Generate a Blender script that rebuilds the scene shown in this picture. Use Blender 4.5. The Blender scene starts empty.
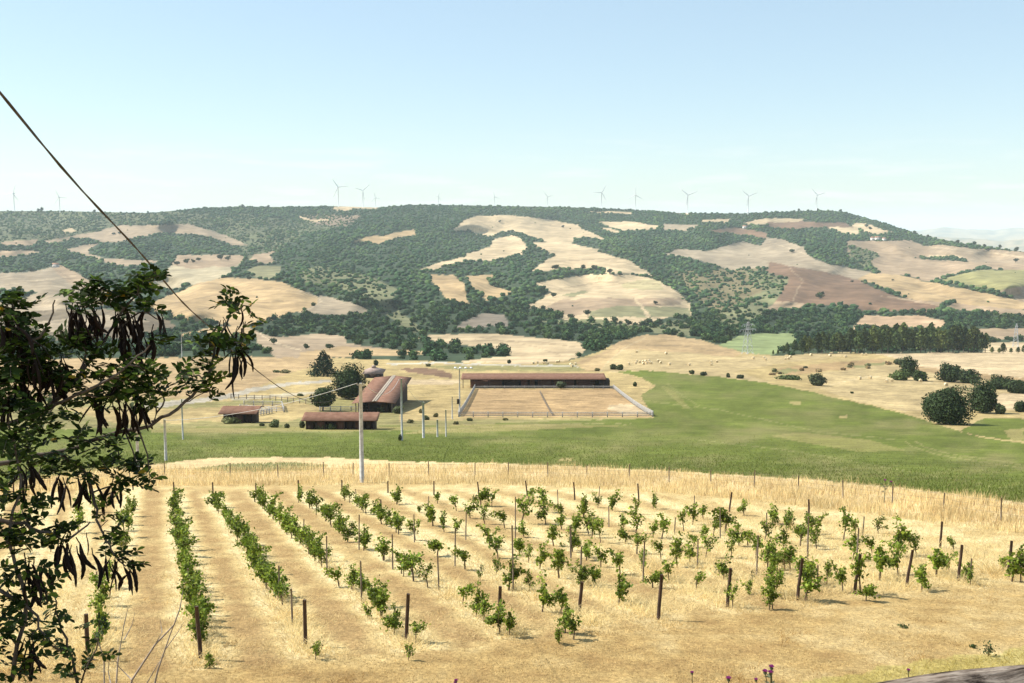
import bpy, math
import numpy as np
R = math.radians
scene = bpy.context.scene
col = scene.collection

# ------------------------------------------------------------------ camera
W, H, FPX, CY, V0 = 1024, 683, 1081.0, 341.5, 222.0
PITCH = math.atan((CY - V0) / FPX)
cam = bpy.data.cameras.new('camera')
cam.sensor_width = 36.0
cam.lens = FPX * 36.0 / W
cam.clip_start = 0.1
cam.clip_end = 200000.0
camo = bpy.data.objects.new('camera', cam)
camo.location = (0, 0, 0)
camo.rotation_euler = (R(90) - PITCH, 0, 0)
col.objects.link(camo)
scene.camera = camo

# ------------------------------------------------------------------ light
SUN_EL, SUN_TRAVEL = R(47), (1.0, -0.22)        # where the light travels to, in plan
world = bpy.data.worlds.new('World')
scene.world = world
world.use_nodes = True
wn = world.node_tree.nodes
wl = world.node_tree.links
sky = wn.new('ShaderNodeTexSky')
sky.sky_type = 'NISHITA'
sky.sun_disc = False
sky.sun_elevation = SUN_EL
_sx, _sy = -SUN_TRAVEL[0], -SUN_TRAVEL[1]
sky.sun_rotation = math.atan2(_sx, _sy)
sky.altitude = 400
sky.air_density = 1.0
sky.dust_density = 0.5
sky.ozone_density = 1.0
_t = wn.new('ShaderNodeMix'); _t.data_type = 'RGBA'; _t.blend_type = 'MULTIPLY'
_t.inputs['Factor'].default_value = 1.0
_t.inputs['B'].default_value = (.965, 1.0, 1.0, 1)
wl.new(sky.outputs[0], _t.inputs['A'])
# a few faint clouds low over the ridge
_tc = wn.new('ShaderNodeTexCoord'); _mp = wn.new('ShaderNodeMapping'); _mp.inputs['Scale'].default_value = (5, 5, 42)
wl.new(_tc.outputs['Generated'], _mp.inputs[0])
_nz = wn.new('ShaderNodeTexNoise'); _nz.inputs['Scale'].default_value = 2.2; _nz.inputs['Detail'].default_value = 5
wl.new(_mp.outputs[0], _nz.inputs['Vector'])
_r1 = wn.new('ShaderNodeMapRange'); _r1.inputs[1].default_value = .52; _r1.inputs[2].default_value = .72; _r1.inputs[4].default_value = .5
wl.new(_nz.outputs['Fac'], _r1.inputs[0])
_sp = wn.new('ShaderNodeSeparateXYZ'); wl.new(_tc.outputs['Generated'], _sp.inputs[0])
_r2 = wn.new('ShaderNodeMapRange'); _r2.inputs[1].default_value = .085; _r2.inputs[2].default_value = .02
wl.new(_sp.outputs[2], _r2.inputs[0])
_mm = wn.new('ShaderNodeMath'); _mm.operation = 'MULTIPLY'
wl.new(_r1.outputs[0], _mm.inputs[0]); wl.new(_r2.outputs[0], _mm.inputs[1])
_u = wn.new('ShaderNodeMix'); _u.data_type = 'RGBA'; _u.inputs['Factor'].default_value = .42
_u.inputs['B'].default_value = (3.7, 4.7, 5.1, 1)
wl.new(_t.outputs['Result'], _u.inputs['A'])
_cm = wn.new('ShaderNodeMix'); _cm.data_type = 'RGBA'; _cm.inputs['B'].default_value = (6.6, 6.4, 6.3, 1)
wl.new(_mm.outputs[0], _cm.inputs['Factor']); wl.new(_u.outputs['Result'], _cm.inputs['A'])
wl.new(_cm.outputs['Result'], wn['Background'].inputs[0])
wn['Background'].inputs[1].default_value = 0.108
sun = bpy.data.lights.new('sun', 'SUN')
sun.energy = 5.0
sun.angle = R(0.5)
sun.color = (1.0, 0.95, 0.86)
suno = bpy.data.objects.new('sun', sun)
_l = math.hypot(*SUN_TRAVEL)
from mathutils import Vector, Matrix
_d = Vector((SUN_TRAVEL[0] / _l * math.cos(SUN_EL), SUN_TRAVEL[1] / _l * math.cos(SUN_EL), -math.sin(SUN_EL)))
suno.rotation_euler = _d.to_track_quat('-Z', 'Y').to_euler()
suno.location = (0, 0, 300)
col.objects.link(suno)
scene.view_settings.view_transform = 'Standard'
scene.view_settings.look = 'None'
scene.view_settings.gamma = 1.0
scene.view_settings.use_curve_mapping = False
scene.view_settings.exposure = 0.70
scene.render.engine = 'CYCLES'
try:
    scene.cycles.use_denoising = True
    scene.cycles.max_bounces = 6
    scene.cycles.transparent_max_bounces = 6
    scene.cycles.volume_bounces = 2
except Exception:
    pass
HAZE_DENSITY = 0.00006

# ------------------------------------------------------------------ terrain, as (picture column, sight line) -> distance
CP, SP = math.cos(PITCH), math.sin(PITCH)
def k_of(v):
    return CP - SP * (v - CY) / FPX
def g_of(v):                                     # metres of drop per metre forward
    t = (v - CY) / FPX
    return (SP + CP * t) / (CP - SP * t)
def v_of_g(g):
    t = (g * CP - SP) / (CP + g * SP)
    return CY + FPX * t
PLANE_A, PLANE_B = 7.0, 0.163
def plane_d(v):
    return PLANE_A / (g_of(v) - PLANE_B)

SKYLINE = [(-80, 210), (0, 211), (60, 211), (150, 213), (200, 208), (240, 206.5), (280, 207), (330, 206), (375, 207.5), (420, 204.5), (450, 205), (500, 206), (560, 207), (620, 209),
           (680, 213), (740, 213.5), (800, 211), (828, 210.5), (845, 212), (870, 219), (900, 228), (920, 235), (960, 243), (990, 247), (1024, 252), (1104, 259)]
SKX = np.array([p[0] for p in SKYLINE], float)
SKV = np.array([p[1] for p in SKYLINE], float)
CTRL = {
    0: [(440, 137), (425, 190), (400, 270), (375, 375), (358, 500), (350, 720), (335, 900), (315, 1130), (290, 1450), (265, 1950), (245, 2450), (228, 2950), (211, 3500)],
    240: [(440, 137), (422, 203), (410, 250), (397, 278), (377, 365), (357, 510), (345, 760), (330, 930), (315, 1090), (300, 1250), (280, 1500), (270, 1900), (250, 2350), (230, 2900), (206, 3500)],
    450: [(440, 140), (417, 230), (388, 324), (372, 420), (362, 560), (345, 800), (330, 950), (315, 1120), (290, 1450), (270, 1800), (250, 2300), (230, 2850), (204, 3500)],
    600: [(440, 142), (417, 230), (388, 324), (372, 400), (360, 520), (352, 640), (338, 770), (329, 1030), (315, 1180), (290, 1560), (270, 1930), (250, 2380), (230, 2880), (209, 3400)],
    750: [(440, 148), (417, 220), (395, 300), (383, 360), (365, 500), (352, 660), (341, 880), (325, 1100), (310, 1270), (290, 1550), (270, 1850), (250, 2300), (235, 2700), (213, 3300)],
    900: [(440, 158), (420, 230), (400, 310), (385, 390), (370, 480), (355, 620), (345, 900), (330, 1050), (315, 1250), (295, 1500), (275, 1800), (255, 2200), (240, 2600), (229, 2900)],
    1024: [(440, 170), (420, 235), (400, 310), (385, 380), (370, 470), (357, 600), (345, 900), (330, 1080), (310, 1350), (295, 1530), (275, 1850), (252, 2500)],
}
GV = np.arange(198.0, 900.0, 1.0)
GX = np.arange(-88.0, 1113.0, 4.0)
def _build_grid():
    keys = sorted(CTRL)
    cols = []
    for kx in keys:
        pts = list(CTRL[kx])
        pts += [(v, plane_d(v)) for v in range(476, 900, 6)]
        pts.sort()
        v = np.array([p[0] for p in pts], float)
        l = np.log([p[1] for p in pts])
        out = np.interp(GV, v, l)
        sl = (l[1] - l[0]) / (v[1] - v[0])
        low = GV < v[0]
        out[low] = l[0] + sl * (GV[low] - v[0])
        cols.append(out)
    cols = np.array(cols)
    LD = np.empty((len(GV), len(GX)))
    for i in range(len(GV)):
        LD[i] = np.interp(GX, keys, cols[:, i])
    def blur(a, s, axis):
        r = int(3 * s)
        kx = np.exp(-0.5 * (np.arange(-r, r + 1) / s) ** 2)
        kx /= kx.sum()
        a = np.moveaxis(a, axis, 0)
        p = np.concatenate([2 * a[:1] - a[1:r + 1][::-1], a, 2 * a[-1:] - a[-r - 1:-1][::-1]])
        o = sum(kx[j] * p[j:j + len(a)] for j in range(2 * r + 1))
        return np.moveaxis(o, 0, axis)
    LDs = blur(blur(LD, 4, 0), 12, 1)
    return LDs
LD = _build_grid()

def hash2(ix, iy, s=0):
    h = np.sin(ix * 127.1 + iy * 311.7 + s * 74.7) * 43758.5453
    return h - np.floor(h)
def vnoise(x, y, s=0):
    x = np.asarray(x, float); y = np.asarray(y, float)
    ix, iy = np.floor(x), np.floor(y)
    fx, fy = x - ix, y - iy
    fx = fx * fx * (3 - 2 * fx); fy = fy * fy * (3 - 2 * fy)
    a, b = hash2(ix, iy, s), hash2(ix + 1, iy, s)
    c, d = hash2(ix, iy + 1, s), hash2(ix + 1, iy + 1, s)
    return (a + (b - a) * fx) * (1 - fy) + (c + (d - c) * fx) * fy - 0.5
# relief on the hills: shallow gullies and spurs (in distance, so the outlines keep)
_VV, _XX = np.meshgrid(GV, GX, indexing='ij')
_w = np.clip((345 - _VV) / 30, 0, 1) * np.clip((_VV - 200) / 25, 0.2, 1)
LD = LD + _w * (0.15 * vnoise(_XX / 70 + _VV / 60, _VV / 24, 1) + 0.09 * vnoise(_XX / 30 - _VV / 50, _VV / 13, 2) + 0.02 * vnoise(_XX / 13, _VV / 6, 3))
LD = np.maximum.accumulate(LD[::-1] + 1e-4 * np.arange(len(GV))[:, None], axis=0)[::-1]

def refl(px):
    lo, hi = -60.0, 1084.0
    q = np.mod(np.asarray(px, float) - lo, 2 * (hi - lo))
    return lo + np.where(q > hi - lo, 2 * (hi - lo) - q, q)
def dist(px, v):
    px = refl(px)
    v = np.asarray(v, float)
    fx = np.clip((px - GX[0]) / 4.0, 0, len(GX) - 1.001)
    fv = np.clip(v - GV[0], 0, len(GV) - 1.001)
    ix, iv = fx.astype(int), fv.astype(int)
    ax, av = fx - ix, fv - iv
    l = (LD[iv, ix] * (1 - ax) + LD[iv, ix + 1] * ax) * (1 - av) + (LD[iv + 1, ix] * (1 - ax) + LD[iv + 1, ix + 1] * ax) * av
    return np.exp(l)
def ray(px, v, d):
    k = k_of(np.asarray(v, float))
    return np.stack([d * ((np.asarray(px, float) - 512) / FPX) / k, d * np.ones_like(k), -d * g_of(np.asarray(v, float))], -1)
def ground(px, v):
    px, v = np.broadcast_arrays(np.asarray(px, float), np.asarray(v, float))
    return ray(px, v, dist(px, v))
def G(px, v):
    return Vector(ground(px, v).tolist())
def P(px, v, d):                                 # a point on a sight line at a chosen distance
    return Vector(ray(px, v, d).tolist())
def ground_z(x, y):
    x = np.asarray(x, float); y = np.asarray(y, float)
    lo = np.full(x.shape, 200.0); hi = np.full(x.shape, 898.0)
    for _ in range(26):
        m = (lo + hi) / 2
        px = 512 + FPX * x * k_of(m) / y
        far = dist(px, m) > y
        lo = np.where(far, m, lo); hi = np.where(far, hi, m)
    return -y * g_of((lo + hi) / 2)
def gz(x, y):
    return float(ground_z(np.array([x]), np.array([y]))[0])
def mpp(d):                                      # metres one picture pixel covers at distance d
    return d / FPX

# ------------------------------------------------------------------ mesh helpers
def mesh_np(name, V, F, C=None, smooth=False):
    """V (n,3); F list of (m,k) int arrays; C (n,3) linear colours per vertex."""
    me = bpy.data.meshes.new(name)
    V = np.asarray(V, np.float32)
    F = [np.asarray(f, np.int32) for f in F if len(f)]
    me.vertices.add(len(V))
    me.vertices.foreach_set('co', V.ravel())
    nl = sum(f.size for f in F); nf = sum(len(f) for f in F)
    me.loops.add(nl); me.polygons.add(nf)
    me.loops.foreach_set('vertex_index', np.concatenate([f.ravel() for f in F]))
    st, o = [], 0
    for f in F:
        st.append(o + np.arange(len(f)) * f.shape[1]); o += f.size
    me.polygons.foreach_set('loop_start', np.concatenate(st).astype(np.int32))
    if smooth:
        me.polygons.foreach_set('use_smooth', np.ones(nf, bool))
    me.update(calc_edges=True)
    if C is not None:
        a = me.attributes.new('tint', 'FLOAT_COLOR', 'POINT')
        c4 = np.ones((len(V), 4), np.float32); c4[:, :3] = C
        a.data.foreach_set('color', c4.ravel())
    return me
class MB:
    """collects shapes of one mesh"""
    def __init__(s): s.V = []; s.F = {}; s.n = 0; s.C = []
    def add(s, V, F, c=(1, 1, 1)):
        V = np.asarray(V, float).reshape(-1, 3)
        for f in F:
            s.F.setdefault(len(f), []).append([i + s.n for i in f])
        s.V.append(V); s.n += len(V); s.C.append(np.tile(np.asarray(c, float), (len(V), 1)))
    def box(s, c, d, rz=0, col=(1, 1, 1), rx=0, ry=0):
        x, y, z = d[0] / 2, d[1] / 2, d[2] / 2
        m = Matrix.Translation(Vector(c)) @ Matrix.Rotation(rz, 4, 'Z') @ Matrix.Rotation(ry, 4, 'Y') @ Matrix.Rotation(rx, 4, 'X')
        v = [m @ Vector((sx * x, sy * y, sz * z)) for sz in (-1, 1) for sy in (-1, 1) for sx in (-1, 1)]
        s.add([list(p) for p in v], [(0, 2, 3, 1), (4, 5, 7, 6), (0, 1, 5, 4), (2, 6, 7, 3), (0, 4, 6, 2), (1, 3, 7, 5)], col)
    def tube(s, pts, rad, n=8, col=(1, 1, 1), cap=True):
        pts = [Vector(p) for p in pts]
        rad = list(rad) if hasattr(rad, '__len__') else [rad] * len(pts)
        V, F = [], []
        ref = Vector((0.31, 0.17, 0.93))
        for i, p in enumerate(pts):
            t = (pts[min(i + 1, len(pts) - 1)] - pts[max(i - 1, 0)]).normalized()
            if abs(t.dot(ref)) > 0.97: ref = Vector((1, 0.1, 0))
            a = t.cross(ref).normalized(); b = t.cross(a).normalized()
            for k in range(n):
                th = 2 * math.pi * k / n
                V.append(list(p + (a * math.cos(th) + b * math.sin(th)) * rad[i]))
        for i in range(len(pts) - 1):
            for k in range(n):
                F.append((i * n + k, i * n + (k + 1) % n, (i + 1) * n + (k + 1) % n, (i + 1) * n + k))
        if cap:
            F.append(tuple(range(n))); F.append(tuple((len(pts) - 1) * n + k for k in reversed(range(n))))
        s.add(V, F, col)
    def mesh(s, name, smooth=False):
        return mesh_np(name, np.concatenate(s.V), [np.array(f) for f in s.F.values()], np.concatenate(s.C), smooth)
    def build(s, name, mat, parent=None, smooth=False):
        return obj(name, s.mesh(name, smooth), mat, parent)
def obj(name, me, mat, parent=None):
    o = bpy.data.objects.new(name, me)
    if mat and not me.materials: me.materials.append(mat)
    if parent: o.parent = parent
    col.objects.link(o)
    return o
def tag(o, label=None, cat=None, group=None, kind=None):
    if label: o['label'] = label
    if cat: o['category'] = cat
    if group: o['group'] = group
    if kind: o['kind'] = kind
    return o
def thing(name, label, cat, loc=(0, 0, 0), rz=0, group=None):
    o = bpy.data.objects.new(name, None)
    o.empty_display_size = 0.3
    o.location = loc; o.rotation_euler = (0, 0, rz)
    col.objects.link(o)
    return tag(o, label, cat, group)
KIDS = {}
def dup(root, loc, rz=0, sc=1.0, label=None, group=None):
    c = root.copy(); col.objects.link(c)
    c.location = loc; c.rotation_euler = (0, 0, rz)
    c.scale = (sc, sc, sc) if not hasattr(sc, '__len__') else sc
    if label: c['label'] = label
    if group: c['group'] = group
    for ch in KIDS[root.name]:
        d = ch.copy(); col.objects.link(d); d.parent = c
        for g in KIDS.get(ch.name, []):
            e = g.copy(); col.objects.link(e); e.parent = d
    return c
ONES = ['', 'first', 'second', 'third', 'fourth', 'fifth', 'sixth', 'seventh', 'eighth', 'ninth', 'tenth', 'eleventh', 'twelfth', 'thirteenth', 'fourteenth', 'fifteenth', 'sixteenth', 'seventeenth', 'eighteenth', 'nineteenth']
def nth(n):
    if n < 20: return ONES[n]
    T = {2: 'twenty', 3: 'thirty', 4: 'forty', 5: 'fifty', 6: 'sixty'}[n // 10]
    return T[:-1] + 'ieth' if n % 10 == 0 else T + '-' + ONES[n % 10]
def merge(parts):
    """list of (V, [faces arrays], C) -> one"""
    V = []; F = {}; C = []; n = 0
    for v, fs, c in parts:
        for f in fs:
            if len(f): F.setdefault(f.shape[1], []).append(f + n)
        V.append(v); C.append(c); n += len(v)
    return np.concatenate(V), [np.concatenate(f) for f in F.values()], np.concatenate(C)

# ------------------------------------------------------------------ materials
def new_mat(name):
    m = bpy.data.materials.new(name); m.use_nodes = True
    nt = m.node_tree
    return m, nt, nt.nodes['Principled BSDF']
def node(nt, t, **kw):
    n = nt.nodes.new(t)
    for k, v in kw.items(): setattr(n, k, v)
    return n
def noise_node(nt, scale, detail=4, rough=0.55, coord=None, stretch=None):
    n = node(nt, 'ShaderNodeTexNoise')
    n.inputs['Scale'].default_value = scale
    n.inputs['Detail'].default_value = detail
    n.inputs['Roughness'].default_value = rough
    tc = coord or node(nt, 'ShaderNodeNewGeometry').outputs['Position']
    if stretch:
        mp = node(nt, 'ShaderNodeMapping')
        mp.inputs['Scale'].default_value = stretch[:3]
        if len(stretch) > 3: mp.inputs['Rotation'].default_value = (0, 0, stretch[3])
        nt.links.new(tc, mp.inputs[0]); tc = mp.outputs[0]
    nt.links.new(tc, n.inputs['Vector'])
    return n
def ramp(nt, src, stops):
    r = node(nt, 'ShaderNodeValToRGB')
    e = r.color_ramp.elements
    while len(e) < len(stops): e.new(0.5)
    for i, (p, c) in enumerate(stops):
        e[i].position = p
        e[i].color = (*c, 1) if hasattr(c, '__len__') else (c, c, c, 1)
    nt.links.new(src, r.inputs[0])
    return r
def mul(nt, a, b, fac=1.0):
    m = node(nt, 'ShaderNodeMix', data_type='RGBA', blend_type='MULTIPLY')
    m.inputs['Factor'].default_value = fac
    nt.links.new(a, m.inputs['A']); nt.links.new(b, m.inputs['B'])
    return m.outputs['Result']
def tint_out(nt):
    a = node(nt, 'ShaderNodeAttribute'); a.attribute_name = 'tint'
    return a.outputs['Color']
def ground_mat(name, layers, bump=None, rough=0.95):
    """layers: (scale, detail, low, high, stretch) multiplied onto the land colour"""
    m, nt, b = new_mat(name)
    c = tint_out(nt)
    for sc, de, lo, hi, st in layers:
        n = noise_node(nt, sc, de, 0.6, stretch=st)
        r = ramp(nt, n.outputs['Fac'], [(0.28, lo), (0.72, hi)])
        c = mul(nt, c, r.outputs[0])
    nt.links.new(c, b.inputs['Base Color'])
    b.inputs['Roughness'].default_value = rough
    b.inputs['Specular IOR Level'].default_value = 0.1
    if bump:
        n = noise_node(nt, bump[0], 5, 0.65)
        bp = node(nt, 'ShaderNodeBump')
        bp.inputs['Strength'].default_value = bump[1]; bp.inputs['Distance'].default_value = bump[2]
        nt.links.new(n.outputs['Fac'], bp.inputs['Height']); nt.links.new(bp.outputs[0], b.inputs['Normal'])
    return m
def leaf_mat(name, trans=0.25, rough=0.5, spec=0.3, rnd=0.25):
    m, nt, b = new_mat(name)
    c = tint_out(nt)
    oi = node(nt, 'ShaderNodeObjectInfo')
    r = ramp(nt, oi.outputs['Random'], [(0.0, 1 - rnd), (1.0, 1 + rnd)])
    c = mul(nt, c, r.outputs[0])
    nt.links.new(c, b.inputs['Base Color'])
    b.inputs['Roughness'].default_value = rough
    b.inputs['Specular IOR Level'].default_value = spec
    if trans:
        t = node(nt, 'ShaderNodeBsdfTranslucent'); nt.links.new(c, t.inputs[0])
        mx = node(nt, 'ShaderNodeMixShader'); mx.inputs[0].default_value = trans
        nt.links.new(b.outputs[0], mx.inputs[1]); nt.links.new(t.outputs[0], mx.inputs[2])
        nt.links.new(mx.outputs[0], nt.nodes['Material Output'].inputs[0])
    return m
def flat_mat(name, c1, c2, scale=3.0, rough=0.7, stretch=None, detail=5, metal=0.0, bump=0.0, spec=0.3, lo=.35, hi=.65):
    m, nt, b = new_mat(name)
    tc = node(nt, 'ShaderNodeTexCoord').outputs['Object']
    n = noise_node(nt, scale, detail, 0.6, coord=tc, stretch=stretch)
    r = ramp(nt, n.outputs['Fac'], [(lo, c1), (hi, c2)])
    nt.links.new(r.outputs[0], b.inputs['Base Color'])
    b.inputs['Roughness'].default_value = rough
    b.inputs['Metallic'].default_value = metal
    b.inputs['Specular IOR Level'].default_value = spec
    if bump:
        bp = node(nt, 'ShaderNodeBump'); bp.inputs['Strength'].default_value = bump; bp.inputs['Distance'].default_value = 0.02
        nt.links.new(n.outputs['Fac'], bp.inputs['Height']); nt.links.new(bp.outputs[0], b.inputs['Normal'])
    return m
M = {}
M['vine'] = leaf_mat('vine_leaf', 0.35, 0.6, 0.15)
M['crown'] = leaf_mat('tree_foliage', 0.12, 0.7, 0.15)
M['wood_far'] = leaf_mat('woodland_foliage', 0.0, 0.9, 0.05, 0)
M['pine'] = leaf_mat('pine_foliage', 0.12, 0.8, 0.1, .42)
M['locust'] = leaf_mat('broad_leaf', 0.4, 0.55, 0.12, 0)
M['straw'] = leaf_mat('dry_straw', 0.45, 0.8, 0.1, 0)
M['grass'] = leaf_mat('green_blades', 0.3, 0.7, 0.15, 0)
M['bark'] = flat_mat('bark', (.06, .045, .035), (.14, .11, .085), 14, 0.9, (1, 1, .25))
M['stem'] = flat_mat('vine_stem', (.07, .05, .03), (.2, .15, .1), 30, 0.9, (1, 1, .3))
M['post_dark'] = flat_mat('dark_wooden_post', (.035, .022, .016), (.10, .06, .04), 18, 0.85, (1, 1, .15))
M['post_grey'] = flat_mat('grey_wooden_post', (.12, .095, .07), (.27, .22, .17), 18, 0.9, (1, 1, .15))
M['concrete'] = flat_mat('pale_concrete', (.36, .35, .33), (.56, .55, .52), 3, 0.85)
M['white'] = flat_mat('white_paint', (.82, .82, .82), (.88, .88, .88), .3, 0.5)
M['steel'] = flat_mat('galvanised_steel', (.35, .37, .39), (.5, .52, .54), 1, 0.5, metal=0.3)
M['rail'] = flat_mat('bleached_rail_wood', (.26, .245, .23), (.48, .46, .43), 4, 0.85)
M['roof'] = flat_mat('red_brown_roof_sheet', (.135, .066, .043), (.24, .135, .09), .9, 0.8, (1, 1, 1), detail=8, spec=.08, lo=.28, hi=.7)
M['roof_old'] = flat_mat('faded_roof_tiles', (.24, .17, .14), (.38, .29, .25), 1.5, 0.8)
M['skylight'] = flat_mat('pale_roof_strip', (.27, .215, .16), (.38, .31, .235), 1.0, 0.6)
M['plank'] = flat_mat('dark_planks', (.025, .015, .011), (.06, .036, .026), 3, 0.85, (8, 8, .3))
M['plank_red'] = flat_mat('red_brown_planks', (.10, .045, .03), (.2, .1, .07), 3, 0.85, (8, 8, .3))
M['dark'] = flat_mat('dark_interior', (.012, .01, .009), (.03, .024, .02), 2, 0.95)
M['cable'] = flat_mat('weathered_cable', (.05, .04, .032), (.12, .095, .075), 20, 0.8)
M['cable_pale'] = flat_mat('pale_wire', (.42, .42, .40), (.58, .57, .55), 3, 0.6)
M['bale'] = flat_mat('straw_bale', (.58, .44, .25), (.8, .68, .46), 6, 0.95, (1, 1, 1), bump=.5)
M['bale_end'] = flat_mat('straw_bale_end', (.5, .38, .2), (.68, .55, .33), 6, 0.95, bump=.5)
M['pod'] = flat_mat('dark_seed_pod', (.007, .0045, .0035), (.022, .012, .008), 30, 0.6, (1, 1, .2), spec=.12)
M['thistle'] = flat_mat('purple_flower', (.30, .03, .22), (.55, .10, .45), 60, 0.8)
M['plaster'] = flat_mat('white_plaster', (.6, .56, .5), (.75, .71, .65), .8, 0.9)
M['clay'] = flat_mat('clay_tiles', (.3, .14, .09), (.45, .25, .16), 1.5, 0.85)
M['glass'] = flat_mat('dark_window_glass', (.02, .025, .03), (.05, .06, .07), 1, 0.15)

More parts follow.
